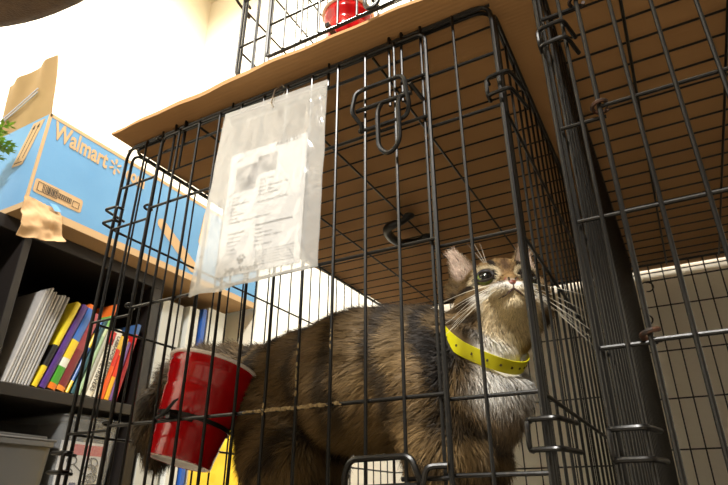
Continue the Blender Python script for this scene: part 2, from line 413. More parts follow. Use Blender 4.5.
# ------------------------------------------------------------------ cardboard sheet over the crates
def card_sheet():
    m = MB(); x0, x1, y0, y1 = -.588, .72, -.037, .944; th = .0045
    nx, ny = 90, 40
    V = []; idx = {}
    for layer, (z0, dz, ins) in enumerate(((.0042, .0038, 0), (.0082, .0032, .0012))):
        top = []; bot = []
        for j in range(ny+1):
            rt_, rb = [], []
            for i in range(nx+1):
                u, v = i/nx, j/ny
                x = x0+(x1-x0)*u; y = y0+(y1-y0)*v
                e = .0014*math.sin(u*17+layer)+.0010*math.sin(u*43+1.3)+.0008*math.sin(u*97)
                y += (e+ins)*(1-v)**6
                x += (.010*math.sin(v*9+layer*.6))*(1-u)**12 + ins*(1-u)**6
                if v < .12 and u < .03: x += .01*(1-u/.03)*(1-v/.12)
                w = .0012*math.sin(u*7)*(1-v)**4 
                rb.append((x, y, z0+max(w, 0)))
                rt_.append((x, y, z0+dz+max(w, 0)))
            bot.append(rb); top.append(rt_)
        vs = [p for r in bot for p in r]+[p for r in top for p in r]; n = (nx+1)*(ny+1); fs = []; 
        q = lambda i, j: j*(nx+1)+i
        for j in range(ny):
            for i in range(nx):
                fs.append((q(i,j), q(i,j+1), q(i+1,j+1), q(i+1,j)))
                fs.append((n+q(i,j), n+q(i+1,j), n+q(i+1,j+1), n+q(i,j+1)))
        for i in range(nx):
            fs.append((q(i,0), q(i+1,0), n+q(i+1,0), n+q(i,0))); fs.append((q(i+1,ny), q(i,ny), n+q(i,ny), n+q(i+1,ny)))
        for j in range(ny):
            fs.append((q(0,j+1), q(0,j), n+q(0,j), n+q(0,j+1))); fs.append((q(nx,j), q(nx,j+1), n+q(nx,j+1), n+q(nx,j)))
        m.add(vs, fs)
    return m
tag(card_sheet().build('cardboard_sheet', M['card'], smooth=False), 'large brown cardboard sheet lying across the tops of both lower crates', 'cardboard')

# ------------------------------------------------------------------ red cups
def squash_(vs, b, ax, hs):
    return [tuple(Vector(v)+ax*((Vector(v)-b).dot(ax)*(hs-1))) for v in vs] if hs != 1 else vs
def cup(bottom, top, label, kk=1., hs=1.):
    b, t = Vector(bottom), Vector(top); ax = (t-b).normalized(); x = ax.orthogonal().normalized(); y = ax.cross(x)
    c = empty('plastic_cup', label, 'cup', b)
    Mx = Matrix(((x.x, y.x, ax.x, b.x), (x.y, y.y, ax.y, b.y), (x.z, y.z, ax.z, b.z), (0,0,0,1)))
    H = .120
    R = lambda z: kk*(.0310+.0150*(z/H))
    out = [(.0285*kk, .0), (R(0)+.0006, .0006), (R(.004)+.0008, .004), (R(.010), .0105), (R(.024), .024), (R(.0245)-.0007, .0255), (R(.05)-.0007, .050), (R(.0505), .0515),
           (R(.078), .078), (R(.079)-.0008, .080), (R(.090)-.0008, .090), (R(.091), .0915), (R(.100), .100), (R(.101)+.0009, .1015), (R(.109)+.0009, .109), (R(.110)+.0002, .1105), (R(.1165), .1165)]
    rimp = [(R(.1165), .1165, 1), (R(.118)+.0022, .1168, 1), (R(.118)+.0032, .1185, 1), (R(.118)+.0022, .1204, 1), (R(.12)-.0004, .1204, 1), (R(.115)-.0012, .115, 1), (R(.006)-.0012, .0060, 1), (.0, .0060, 1)]
    base = [(kk*r_[0], *r_[1:]) for r_ in [(.0285, .0), (.0272, .0004, 1), (.0262, .0034, 1), (.021, .0034, 1), (.0205, .0026, 1), (.0195, .0034, 1), (.0, .0034, 1)]]
    m = MB(); m.lathe(out, Mx, 56, 0); m.lathe([(base[0][0], base[0][1], 0)]+list(base[1:]), Mx, 56)
    m.v = squash_(m.v, b, ax, hs)
    body = m.build('cup_body', [M['cup_red'], M['cup_white']])
    m = MB(); m.lathe(rimp, Mx, 56)
    m.v = squash_(m.v, b, ax, hs)
    rim = m.build('rim', [M['cup_red'], M['cup_white']]); rim['label'] = 'white rolled rim and lining'
    adopt(c, body, rim); return c
cup((-.434, .048, -.4610), (-.4185, .0740, -.343), 'red plastic cup tied inside the front of the cat crate', 1.2)
cup((-.198, .022, .017), (-.196, .022, .137), 'red plastic cup in the upper crate above the cardboard', .72, .72)
# cable ties
def tie_band(b, t, h, rad, w=.0048, th=.0016):
    b, t = Vector(b), Vector(t); ax = (t-b).normalized(); c = b+ax*h; x = Vector((1,0,0)); x = (x-ax*x.dot(ax)).normalized(); y = ax.cross(x)
    m = MB(); n = 48; V = []
    for k in range(n):
        a = 2*PI*k/n; d = x*math.cos(a)+y*math.sin(a)
        for rr, zz in ((rad, -w/2), (rad+th, -w/2), (rad+th, w/2), (rad, w/2)): V.append(c+d*rr+ax*zz)
    Fc = []
    for k in range(n):
        l = (k+1) % n
        for q in range(4): Fc.append((k*4+q, k*4+(q+1) % 4, l*4+(q+1) % 4, l*4+q))
    m.add(V, Fc); return m
m = tie_band((-.434, .048, -.4610), (-.4185, .0740, -.343), .046, .0445)
m.obox((-.400, -.0125, -.4195), (.006, 0, 0), (0, .012, 0), (0, 0, .009))
m.tube([(-.414, -.012, -.4185), (-.398, -.014, -.4125), (-.379, -.022, -.4045), (-.372, -.024, -.4035)], [.0022, .0022, .0016, .0010], 6)
m.tube([(-.424, .014, -.417), (-.412, -.010, -.4175), (-.396, -.012, -.415), (-.386, .014, -.420)], .0018, 6)
tag(m.build('cable_tie', M['plastic']), 'black cable tie strapping the red cup to the lower door wire', 'cable tie')
m = tie_band((-.198, .022, .017), (-.196, .022, .137), .024, .0262, .004)
m.obox((-.199, -.030, .038), (.005, 0, 0), (0, .02, 0), (0, 0, .006))
tag(m.build('cable_tie', M['plastic']), 'black cable tie around the cup in the upper crate', 'cable tie')

# ------------------------------------------------------------------ document pouch on the crate door
def film_mat():
    m = bpy.data.materials.new('clear plastic pouch film'); m.use_nodes = True; nt = m.node_tree; nt.nodes.clear()
    o = nt.nodes.new('ShaderNodeOutputMaterial'); tr = nt.nodes.new('ShaderNodeBsdfTransparent'); df = nt.nodes.new('ShaderNodeBsdfDiffuse')
    tl = nt.nodes.new('ShaderNodeBsdfTranslucent'); gl = nt.nodes.new('ShaderNodeBsdfGlossy'); m1 = nt.nodes.new('ShaderNodeMixShader'); m2 = nt.nodes.new('ShaderNodeMixShader'); m3 = nt.nodes.new('ShaderNodeMixShader')
    df.inputs[0].default_value = (.92, .92, .90, 1); tl.inputs[0].default_value = (.9, .9, .88, 1); gl.inputs['Roughness'].default_value = .16
    tr.inputs[0].default_value = (.96, .96, .95, 1)
    m1.inputs[0].default_value = .35; m2.inputs[0].default_value = .30; m3.inputs[0].default_value = .10
    nt.links.new(df.outputs[0], m1.inputs[1]); nt.links.new(tl.outputs[0], m1.inputs[2])
    nt.links.new(tr.outputs[0], m2.inputs[1]); nt.links.new(m1.outputs[0], m2.inputs[2])
    nt.links.new(m2.outputs[0], m3.inputs[1]); nt.links.new(gl.outputs[0], m3.inputs[2]); nt.links.new(m3.outputs[0], o.inputs[0])
    n = nt.nodes.new('ShaderNodeTexNoise'); n.inputs['Scale'].default_value = 38; n.inputs['Distortion'].default_value = 1.5
    tc = nt.nodes.new('ShaderNodeTexCoord'); bp = nt.nodes.new('ShaderNodeBump'); bp.inputs['Strength'].default_value = .35; bp.inputs['Distance'].default_value = .004
    nt.links.new(tc.outputs['Object'], n.inputs['Vector']); nt.links.new(n.outputs['Fac'], bp.inputs['Height'])
    nt.links.new(bp.outputs['Normal'], gl.inputs['Normal']); nt.links.new(bp.outputs['Normal'], df.inputs['Normal'])
    return m
M['film'] = film_mat()
pouch = empty('document_pouch', 'clear zip pouch holding a printed pet record, hung on the crate door', 'plastic pouch', (-.30, -.015, -.28))
cTL, cTR, cBR, cBL = (Vector(p) for p in ((-.366, 0, -.024), (-.2020, 0, -.034), (-.2060, 0, -.281), (-.3870, 0, -.284)))
def pouch_pt(u, v, y): 
    p = (cTL*(1-u)+cTR*u)*(1-v)+(cBL*(1-u)+cBR*u)*v
    return Vector((p.x, y, p.z))
from mathutils import noise as mn
def film(front):
    nu, nv = 60, 80; V = []
    for j in range(nv+1):
        for i in range(nu+1):
            u, v = i/nu, j/nv
            edge = min(u, 1-u, v*1.2, (1-v))*8; edge = min(edge, 1)
            puff = .0035*edge
            w = mn.noise(Vector((u*5+3, v*6, 0 if front else 5)))*.0030+abs(mn.noise(Vector((u*11, v*9+u*6, 2))))*.0016
            if u > .86: w += .004*abs(mn.noise(Vector((u*20, v*14, 7))))*edge
            if v > .93: w += .0025*math.sin(u*34)*((v-.93)/.07)
            y = -.0150 - (puff+w*edge*.9+.0012 if front else -puff*.1-.0004)
            if v < .03: y = -.0150-(.0007 if front else -.0003)
            p = pouch_pt(u+.012*mn.noise(Vector((0, v*6, 1)))*(1 if u < .5 else 1), v+.010*mn.noise(Vector((u*6, 0, 9)))*v, y)
            V.append(p)
    Fc = [(j*(nu+1)+i, (j+1)*(nu+1)+i, (j+1)*(nu+1)+i+1, j*(nu+1)+i+1) for j in range(nv) for i in range(nu)]
    return V, Fc
m = MB(); m.add(*film(True)); fo = m.build('front_film', M['film'])
m = MB(); m.add(*film(False)); bo = m.build('back_film', M['film'])
m = MB()
for v in (.035, .055, .095): m.tube([pouch_pt(u, v-.004*math.sin(u*5), -.0168) for u in np.linspace(.0, 1, 30)], .0007, 5)
zo = m.build('zip_seal', M['film']); adopt(pouch, fo, bo, zo)
# the printed sheet: O = top left corner
pO = Vector((-.3440, -.0162, -.1000)); pU = Vector((.118, 0, -.004)); pV = Vector((-.003, 0, -.168))
Uh, Vh = pU.normalized(), -pV.normalized()
def onp(u, v, e=0.): return pO+pU*u+pV*v+Vector((0, -.0003-e, 0))
m = MB(); m.obox(pO, pU, pV, (0, .0012, 0))
pap = m.build('printed_sheet', M['paper'], smooth=False); adopt(pouch, pap)
pr_ = MB()
def ptxt(s, u, v, size, mi=0, off=.0): 
    vs, fs = text_mesh(s, size, onp(u, v), Uh, Vh, off, .00005); pr_.add(vs, fs, mi)
ptxt('A4541 521', .60, .035, .0085, 0, .0001)
ptxt('#17', .10, .075, .0055, 1)
L_ = ['Name', 'Sex', 'Spayed/Neutered', 'Age', 'Breed', 'Color/Pattern', 'Altered', 'Microchip']
for i, s in enumerate(L_): ptxt(s, .09, .395+i*.029, .0038, 1)
R_ = ['Type: Feline', 'Sex: F', 'Breed: Domestic Sh Mix', 'Status: Tabby', 'Weight: 8.85 lbs']
for i, s in enumerate(R_): ptxt(s, .43, .300+i*.031, .0044, 1)
ptxt('Intake: Owner / Custody', .43, .480, .0044, 1)
ptxt('Microchip: Implanted | NO Location', .09, .600, .0042, 1)
ptxt('Animal Profile', .09, .690, .0045, 0, .0001); ptxt('Recommended Environment', .44, .665, .0045, 0, .0001)
for i in range(5):
    ptxt(['Temperament', 'Housetrained', 'Declawed', 'Allergies', 'Situation'][i], .09, .722+i*.030, .0037, 1)
    ptxt(['Home', 'People: unknown', 'Training history: unknown', 'Children', 'Other comments'][i], .44, .697+i*.030, .0037, 1)
for i in range(6): ptxt('adoption record of this animal and notes for owner', .47, .862+i*.020, .0026, 1)
ptxt('24PetWatch', .10, .985, .0098, 0, .00012)
for (u, v, ru, rv) in ((.30, .905, .0042, .0034), (.255, .885, .0014, .0018), (.285, .868, .0014, .0018), (.318, .868, .0014, .0018), (.345, .885, .0014, .0018)):
    c = onp(u, v); n = 14
    pr_.add([c]+[c+Uh*ru*math.cos(2*PI*k/n)+Vh*rv*math.sin(2*PI*k/n) for k in range(n)], [(0, 1+k, 1+(k+1) % n) for k in range(n)], 0)
po = pr_.build('printing', [M['ink'], M['ink_grey']], smooth=False); po['label'] = 'black printed text and paw mark'
def photo_mat():
    m = material('grey printed photos', rgb(160, 158, 158), .7, noise=(70, rgb(66, 64, 64), .9, (.4, .62))); return m
M['photo'] = photo_mat()
m = MB()
for (u0, v0, u1, v1) in ((.10, .13, .38, .345), (.385, .085, .63, .235)):
    m.add([onp(u0, v0), onp(u1, v0), onp(u1, v1), onp(u0, v1)], [(0, 3, 2, 1)])
ph = m.build('photograph', M['photo'], smooth=False)
po.parent = pap; ph.parent = pap
for q in (po, ph): q.matrix_parent_inverse = pap.matrix_world.inverted()
# little wire clip that holds the pouch
m = MB(); m.tube([(-.277, -.010, -.006), (-.281, -.018, -.020), (-.283, -.021, -.042), (-.279, -.021, -.050)], .0009, 6)
m.tube([(-.277, -.010, -.006), (-.272, -.006, -.014), (-.272, -.0135, -.030)], .0009, 6)
tag(m.build('wire_hook', material('silver hook wire', rgb(205, 200, 190), .3, 1.)), 'thin silver hook holding the zip pouch on the crate door', 'hook')

# ------------------------------------------------------------------ bookshelf against the left wall
SX, SXB, SZ0, TOPZ = -1.165, -1.56, -.642, .100
shelf = empty('bookshelf', 'low black bookshelf with open cubes against the left wall', 'bookshelf', (-1.36, .2, SZ0))
Y0s, Y1s = -.52, .602; T = .032
def shelf_part(n, a, b):
    o = MB().box(a, b).build(n, M['shelf'], smooth=False); bv = o.modifiers.new('bevel', 'BEVEL'); bv.width = .0015; bv.segments = 2; adopt(shelf, o)
shelf_part('top_board', (SXB, Y0s, TOPZ-T), (SX, Y1s, TOPZ))
shelf_part('bottom_board', (SXB, Y0s, SZ0+.002), (SX, Y1s, SZ0+.002+T))
shelf_part('side_board', (SXB, Y0s, SZ0+.034), (SX, Y0s+T, TOPZ-T)); shelf_part('side_board', (SXB, Y1s-T, SZ0+.034), (SX, Y1s, TOPZ-T))
for y in (-.160, .1850): shelf_part('divider', (SXB, y, SZ0+.034), (SX, y+.018, TOPZ-T))
for y0, y1 in ((Y0s+T, -.160), (-.142, .185), (.203, Y1s-T)): shelf_part('shelf', (SXB, y0, -.288), (SX, y1, -.262))
shelf_part('back_board', (SXB-.006, Y0s+.01, SZ0+.01), (SXB, Y1s-.01, TOPZ-.005))
ZB = -.262

M['pages'] = material('book pages', rgb(222, 214, 194), .85, noise=(200, rgb(200, 190, 165), .5))
def spine_mat(name, bands):
    """bands along the book height (object Z generated)"""
    m = bpy.data.materials.new(name); m.use_nodes = True; nt = m.node_tree; b = nt.nodes['Principled BSDF']; b.inputs['Roughness'].default_value = .38
    tc = nt.nodes.new('ShaderNodeTexCoord'); sx = nt.nodes.new('ShaderNodeSeparateXYZ'); r = nt.nodes.new('ShaderNodeValToRGB'); r.color_ramp.interpolation = 'CONSTANT'
    n = nt.nodes.new('ShaderNodeTexNoise'); n.inputs['Scale'].default_value = 25; ad = nt.nodes.new('ShaderNodeMath'); ad.operation = 'MULTIPLY_ADD'; ad.inputs[1].default_value = .05
    nt.links.new(tc.outputs['Generated'], sx.inputs[0]); nt.links.new(tc.outputs['Object'], n.inputs['Vector'])
    nt.links.new(n.outputs['Fac'], ad.inputs[0]); nt.links.new(sx.outputs['Z'], ad.inputs[2])
    nt.links.new(ad.outputs[0], r.inputs['Fac']); nt.links.new(r.outputs[0], b.inputs['Base Color'])
    e = r.color_ramp.elements
    while len(e) < len(bands): e.new(.5)
    for k, (p, c) in enumerate(bands): e[k].position = min(1, p+.025 if p > 0 else 0); e[k].color = (*c, 1)
    return m
def book(name, label, cat, yb, yt, th, h, depth, mats, group=None, txt=None, z0=None, xoff=0., hard=.0012, tsize=.012, lean=None, tcol='ink'):
    """upright leaning book: yb/yt = Y of the left lower / upper spine edge"""
    z0 = ZB+.001 if z0 is None else z0
    ang = math.atan2(yt-yb, h)
    W = Vector((0, math.sin(ang), math.cos(ang))); U = Vector((0, math.cos(ang), -math.sin(ang))); X = Vector((1, 0, 0))
    dz = th*math.sin(ang) if ang > 0 else 0
    O = Vector((SX-.006+xoff, yb, z0+dz))
    b = empty(name, label, cat, O, group)
    H = h/math.cos(ang)*.98
    Rm = Matrix(((1, 0, 0), (0, U.y, W.y), (0, U.z, W.z)))
    m = MB()   # local frame: x out, y across, z up
    def bx(a, c): m.box(a, c)
    m.box((-depth, 0, 0), (-.0, hard, H)); m.box((-depth, th-hard, 0), (0, th, H))
    V = []; n = 6
    m.add([(0, 0, 0), (.0018, th*.25, 0), (.0022, th*.5, 0), (.0018, th*.75, 0), (0, th, 0), (0, 0, H), (.0018, th*.25, H), (.0022, th*.5, H), (.0018, th*.75, H), (0, th, H),
           (-.001, hard, 0), (-.001, th-hard, 0), (-.001, hard, H), (-.001, th-hard, H)],
          [(0,1,6,5), (1,2,7,6), (2,3,8,7), (3,4,9,8), (0,10,11,4,3,2,1), (5,6,7,8,9,13,12)])
    cv = m.build('cover', mats, smooth=False); pg = MB().box((-depth+.002, hard, .002), (-.001, th-hard, H-.002)).build('pages', M['pages'], smooth=False)
    for o in (cv, pg):
        o.parent = b; o.rotation_euler = Rm.to_euler()
    if txt:
        cap = tsize
        vs, fs = text_mesh(txt, cap, (.0024, th/2-cap*.34, H*.90), (0, 0, -1), (0, 1, 0), .0002, .0001)
        t = MB(); t.add(vs, fs); to = t.build('spine_title', M[tcol], smooth=False); to.parent = cv
    return b
C = rgb
# thin pale magazines, leaning
mags = [(.2265, .268, .0055, .226), (.2330, .274, .0048, .232), (.2395, .281, .0060, .236), (.2470, .287, .0050, .228), (.2535, .293, .0042, .229), (.2590, .300, .0050, .224),
        (.2650, .309, .0060, .226), (.2725, .317, .0045, .228), (.2790, .326, .0060, .226)]
mlab = ['dog-eared white magazine leftmost on the shelf', 'pale magazine second from the left end of the shelf', 'tall white magazine third from the left on the shelf', 'pale magazine fourth from the left on the shelf', 'thin cream magazine fifth from the left on the shelf',
        'white magazine in the middle of the pale ones, sixth from left', 'cream magazine seventh from the left on the shelf', 'thin grey magazine second left of the yellow and black book', 'white magazine directly left of the yellow and black book']
for i, (yb, yt, th, h) in enumerate(mags):
    g = [C(176, 173, 170), C(160, 160, 160), C(184, 181, 178), C(146, 146, 147), C(172, 166, 158)][i % 5]
    mt = material('magazine cover', g, .5, noise=(60, tuple(x*.8 for x in g), .6))
    book('magazine', mlab[i], 'magazine', yb, yt, th, h, .20+.012*(i % 3), mt, 'pale magazines on the bookshelf')
bk = 'coloured books on the bookshelf'
book('book', 'yellow and black book beside the pale magazines', 'book', .2905, .353, .0125, .220, .21, spine_mat('yellow black cover', [(0, C(222, 196, 30)), (.17, C(226, 200, 40)), (.22, C(22, 22, 24)), (.44, C(24, 24, 26)), (.46, C(226, 206, 40)), (.9, C(214, 196, 40))]), bk)
book('book', 'purple book between the yellow one and the blue one', 'book', .3080, .371, .0155, .218, .21, material('purple cover', C(74, 42, 122), .4, noise=(30, C(94, 58, 150), .5)), bk)
book('book', 'tall book with bands of blue, yellow, white and green', 'book', .3285, .391, .0190, .224, .22, spine_mat('banded cover', [(0, C(226, 120, 30)), (.06, C(70, 150, 46)), (.24, C(226, 230, 220)), (.34, C(238, 206, 50)), (.56, C(60, 110, 190)), (.95, C(222, 110, 40))]), bk)
book('book', 'dark red book with a pink edge leaning right', 'book', .3500, .407, .0200, .205, .22, spine_mat('maroon cover', [(0, C(232, 140, 50)), (.05, C(120, 44, 50)), (.5, C(146, 60, 66)), (.75, C(176, 84, 92))]), bk)
book('book', 'slim blue and yellow book behind the crate post', 'book', .3750, .430, .0070, .196, .20, spine_mat('blue yellow cover', [(0, C(222, 190, 40)), (.15, C(36, 86, 160)), (.6, C(230, 200, 50)), (.8, C(50, 110, 180))]), bk)
book('book', 'slim dark teal book in the middle of the shelf', 'book', .3880, .440, .0100, .200, .20, material('teal cover', C(24, 72, 84), .4, noise=(30, C(40, 96, 104), .5)), bk)
book('book', 'orange book with a green picture sticking up highest', 'book', .4040, .4625, .0090, .248, .16, spine_mat('orange cover', [(0, C(160, 190, 150)), (.62, C(196, 212, 170)), (.74, C(110, 170, 80)), (.86, C(226, 110, 40))]), bk)
book('book', 'slim grey book left of the golden retrievers book', 'book', .4160, .455, .0100, .176, .19, material('grey cover', C(176, 176, 166), .5, noise=(40, C(150, 150, 140), .5)), bk)
book('book', 'white book titled GOLDEN RETRIEVERS', 'book', .4285, .466, .0170, .174, .19, spine_mat('white red cover', [(0, C(222, 218, 204)), (.72, C(222, 218, 204)), (.80, C(196, 40, 36))]), bk, 'GOLDEN RETRIEVERS', tsize=.0150)
book('book', 'white book titled LABRADOR RETRIEVERS', 'book', .4485, .486, .0145, .184, .19, spine_mat('white cover', [(0, C(206, 200, 186)), (.86, C(216, 210, 196))]), bk, 'LABRADOR RETRIEVERS', tsize=.0130)
book('book', 'red and orange book with a yellow stripe', 'book', .4660, .4965, .0130, .170, .19, spine_mat('red orange cover', [(0, C(222, 90, 30)), (.5, C(206, 50, 34)), (.78, C(220, 180, 60))]), bk)
book('book', 'yellow and red book right of the red and orange one', 'book', .4815, .5105, .0120, .168, .19, spine_mat('yellow red cover', [(0, C(230, 170, 40)), (.35, C(214, 60, 30)), (.7, C(236, 190, 60))]), bk)
book('book', 'slim purple book at the right end of the row', 'book', .4955, .5225, .0085, .160, .18, material('violet cover', C(96, 60, 120), .4, noise=(30, C(120, 84, 150), .5)), bk)
book('book', 'large blue book leaning against the right end board', 'book', .5070, .544, .0110, .215, .20, spine_mat('blue red cover', [(0, C(150, 30, 34)), (.72, C(186, 34, 34)), (.86, C(60, 96, 150))]), bk)

# storage bins in the lower cube
M['bin'] = material('cloudy grey plastic', rgb(84, 84, 84), .35, noise=(8, rgb(70, 70, 70), .5))
def clear_mat():
    m = bpy.data.materials.new('clear plastic'); m.use_nodes = True; nt = m.node_tree; nt.nodes.clear()
    o = nt.nodes.new('ShaderNodeOutputMaterial'); tr = nt.nodes.new('ShaderNodeBsdfTransparent'); pb = nt.nodes.new('ShaderNodeBsdfPrincipled'); mx = nt.nodes.new('ShaderNodeMixShader')
    pb.inputs['Base Color'].default_value = (.55, .57, .58, 1); pb.inputs['Roughness'].default_value = .12; mx.inputs[0].default_value = .16
    n = nt.nodes.new('ShaderNodeTexNoise'); n.inputs['Scale'].default_value = 30; bp = nt.nodes.new('ShaderNodeBump'); bp.inputs['Strength'].default_value = .1
    nt.links.new(n.outputs['Fac'], bp.inputs['Height']); nt.links.new(bp.outputs['Normal'], pb.inputs['Normal'])
    nt.links.new(tr.outputs[0], mx.inputs[1]); nt.links.new(pb.outputs[0], mx.inputs[2]); nt.links.new(mx.outputs[0], o.inputs[0]); return m
M['clear'] = clear_mat()
def bin_box(y0, y1, x0, x1, z0, z1, mat, label, lidmat):
    b = empty('storage_bin', label, 'storage bin', ((x0+x1)/2, (y0+y1)/2, z0)); t = .010
    m = MB(); P = [(x0+t, y0+t), (x1-t, y0+t), (x1-t, y1-t), (x0+t, y1-t)]; Q = [(x0, y0), (x1, y0), (x1, y1), (x0, y1)]
    lo = fillet([(x, y, z0) for x, y in P], .02, 4); hi = fillet([(x, y, z1) for x, y in Q], .02, 4); n = len(lo)
    lip = fillet([(x+(.005 if x == x1 else -.005), y+(.005 if y == y1 else -.005), z1) for x, y in Q], .022, 4)
    lip2 = [(p[0], p[1], z1-.010) for p in lip]
    inn = [(p[0]*.985+(x0+x1)/2*.015, p[1]*.985+(y0+y1)/2*.015, z1-.001) for p in hi]; ilo = [(p[0]*.985+(x0+x1)/2*.015, p[1]*.985+(y0+y1)/2*.015, z0+.003) for p in lo]
    rings = [ilo, inn, hi, lip, lip2, [(p[0], p[1], z1-.011) for p in hi], lo]
    vs = [p for r in rings for p in r]; fs = []
    for k in range(len(rings)-1):
        for i in range(n): fs.append((k*n+i, k*n+(i+1) % n, (k+1)*n+(i+1) % n, (k+1)*n+i))
    fs.append(tuple(range(n))); fs.append(tuple(reversed(range(6*n, 7*n))))
    m.add(vs, fs); adopt(b, m.build('tub', mat))
    m = MB(); m.box((x0-.004, y0-.004, z1+.0005), (x1+.004, y1+.004, z1+.006)); m.box((x0+.012, y0+.012, z1+.006), (x1-.012, y1-.012, z1+.013))
    l = m.build('lid', lidmat); l.modifiers.new('bevel', 'BEVEL').width = .002; adopt(b, l); return b
bin_box(.212, .378, SX-.36, SX-.008, SZ0+.036, -.372, M['bin'], 'cloudy grey plastic bin in the lower left of the shelf', M['bin'])
cb = bin_box(.392, .548, SX-.30, SX-.010, SZ0+.036, -.312, M['clear'], 'clear plastic bin showing a white and red product card', M['clear'])
# product card inside the clear bin, against its front
M['navy'] = material('navy print', C(34, 44, 96), .6)
cX = SX-.026
card = empty('product_card', 'white and red product card standing inside the clear bin', 'card', (cX, .47, -.50))
m = MB().box((cX, .405, -.560), (cX+.0015, .530, -.362)); adopt(card, m.build('card_sheet', M['paper'], smooth=False))
m = MB(); m.box((cX+.0016, .430, -.392), (cX+.0019, .528, -.368)); o = m.build('red_band', material('red card print', C(178, 34, 40), .6), smooth=False); adopt(card, o)
m = MB()
for cy, cz, r in ((.440, -.405, .013), (.436, -.430, .010), (.495, -.408, .016), (.500, -.440, .014), (.492, -.425, .019)):
    m.tube([(cX+.003, cy+r*math.cos(a), cz+r*.7*math.sin(a)) for a in np.linspace(0, 2*PI, 14)], .0016, 5)
for cy, cz, dy, dz in ((.445, -.412, .03, -.02), (.49, -.40, .02, -.05), (.51, -.41, -.02, -.05), (.47, -.45, .045, .004)): m.tube([(cX+.003, cy, cz), (cX+.003, cy+dy, cz+dz)], .0015, 5)
adopt(card, m.build('printed_tools', M['ink']))
m = MB()
for k in range(5): m.box((cX+.0016, .412, -.458-k*.006), (cX+.002, .436, -.461-k*.006))
adopt(card, m.build('flag_print', material('flag red', C(176, 40, 44), .6), smooth=False))
m = MB(); m.box((cX+.0016, .412, -.468), (cX+.0023, .422, -.457)); adopt(card, m.build('blue_print', M['navy'], smooth=False)); m = MB(); m.box((cX+.0016, .445, -.470), (cX+.002, .462, -.452)); adopt(card, m.build('blue_print', M['navy'], smooth=False))
m = MB()
for k in range(9): m.box((cX+.0016, .410+k*.003, -.515), (cX+.002, .4112+k*.003+.0006*(k % 3), -.498))
adopt(card, m.build('barcode', M['ink'], smooth=False))

# ------------------------------------------------------------------ blue shipping box on the bookshelf
bxx0, bxx1, by0, by1, bz0, bz1 = -1.52, -1.100, .130, .93, TOPZ+.001, .360
box = empty('shipping_box', 'blue printed cardboard shipping box standing open on the bookshelf', 'box', ((bxx0+bxx1)/2, .5, bz0))
t = .004; bl = .030
m = MB()
def panel(a, b, mi_out, faceidx):   # box with one face in another material
    o = len(m.f); m.box(a, b, 0); m.mi[o+faceidx] = mi_out
# faces order: bottom, top, front(-y), right(+x), back, left
m.box((bxx0, by0, bz0), (bxx1, by1, bz0+t))
panel((bxx1-t, by0, bz0+t), (bxx1, by1, bz1), 1, 3); panel((bxx0, by0, bz0+t), (bxx1-t, by0+t, bz1), 1, 2)
panel((bxx0, by0+t, bz0+t), (bxx0+t, by1, bz1), 1, 5); panel((bxx0+t, by1-t, bz0+t), (bxx1-t, by1, bz1), 1, 4)
bo = m.build('box_walls', [M['kraft'], M['box_blue']], smooth=False); adopt(box, bo)
# unprinted kraft bands: bottom edge, corner, top edge
e = .0006
m = MB(); m.box((bxx1, by0, bz0), (bxx1+e, by1, bz0+.019)); m.box((bxx1, by0+.0, bz1-.009), (bxx1+e, by1, bz1)); m.box((bxx1, by0, bz0), (bxx1+e, by0+.0045, bz1))
m.box((bxx0, by0-e, bz0), (bxx1, by0, bz0+.015)); m.box((bxx1-.006, by0-e, bz0), (bxx1, by0, bz1))
kp = m.build('bare_edge', M['kraft_print'], smooth=False); kp.parent = bo
def onb(y, z, x=bxx1+.0007): return (x, y, z)
m = MB()
vs, fs = text_mesh('Walmart', .066, onb(.148, .302), (0, 1, -.02), (0, 0, 1), .0016, .0003, spacing=1.0, squash=.64); m.add(vs, fs)
vs, fs = text_mesh('.com', .058, onb(.352, .302), (0, 1, -.01), (0, 0, 1), .0016, .0003, squash=.64); m.add(vs, fs)
for k in range(6):
    a = PI/2+k*PI/3; c = Vector((bxx1+.0007, .326, .318)); d = Vector((0, math.cos(a)*.8, math.sin(a))); n = Vector((0, -d.z, d.y))
    P = [c+d*.0075-n*.0024, c+d*.0075+n*.0024, c+d*.021+n*.0036, c+d*.0235+n*.0020, c+d*.0235-n*.0020, c+d*.021-n*.0036]
    m.add([*P, *[p+Vector((.0004, 0, 0)) for p in P]], [(6,7,8,9,10,11), (0,1,7,6), (1,2,8,7), (2,3,9,8), (3,4,10,9), (4,5,11,10), (5,0,6,11)])
o = m.build('printed_logo', M['kraft_print'], smooth=False); o.parent = bo
# two rays of the oversized spark
for p0, p1, w in (((.505, .228), (.640, .145), .020), ((.672, .330), (.666, .235), .018)):
    P0, P1 = Vector((bxx1+.0007, *p0)), Vector((bxx1+.0007, *p1)); d = (P1-P0).normalized(); n = Vector((0, -d.z, d.y)); out = []
    for k in range(9): a = PI/2+PI*k/8; out.append(P0+d*math.cos(a)*w*.75+n*math.sin(a)*w*.75)
    for k in range(9): a = -PI/2+PI*k/8; out.append(P1+d*math.cos(a)*w*.9+n*math.sin(a)*w*.9)
    out = [Vector((p.x, p.y, max(p.z, bz0+.022))) for p in out]
    m = MB(); m.add(out, [tuple(range(len(out)))]); o = m.build('printed_ray', M['kraft_print'], smooth=False); o.parent = bo
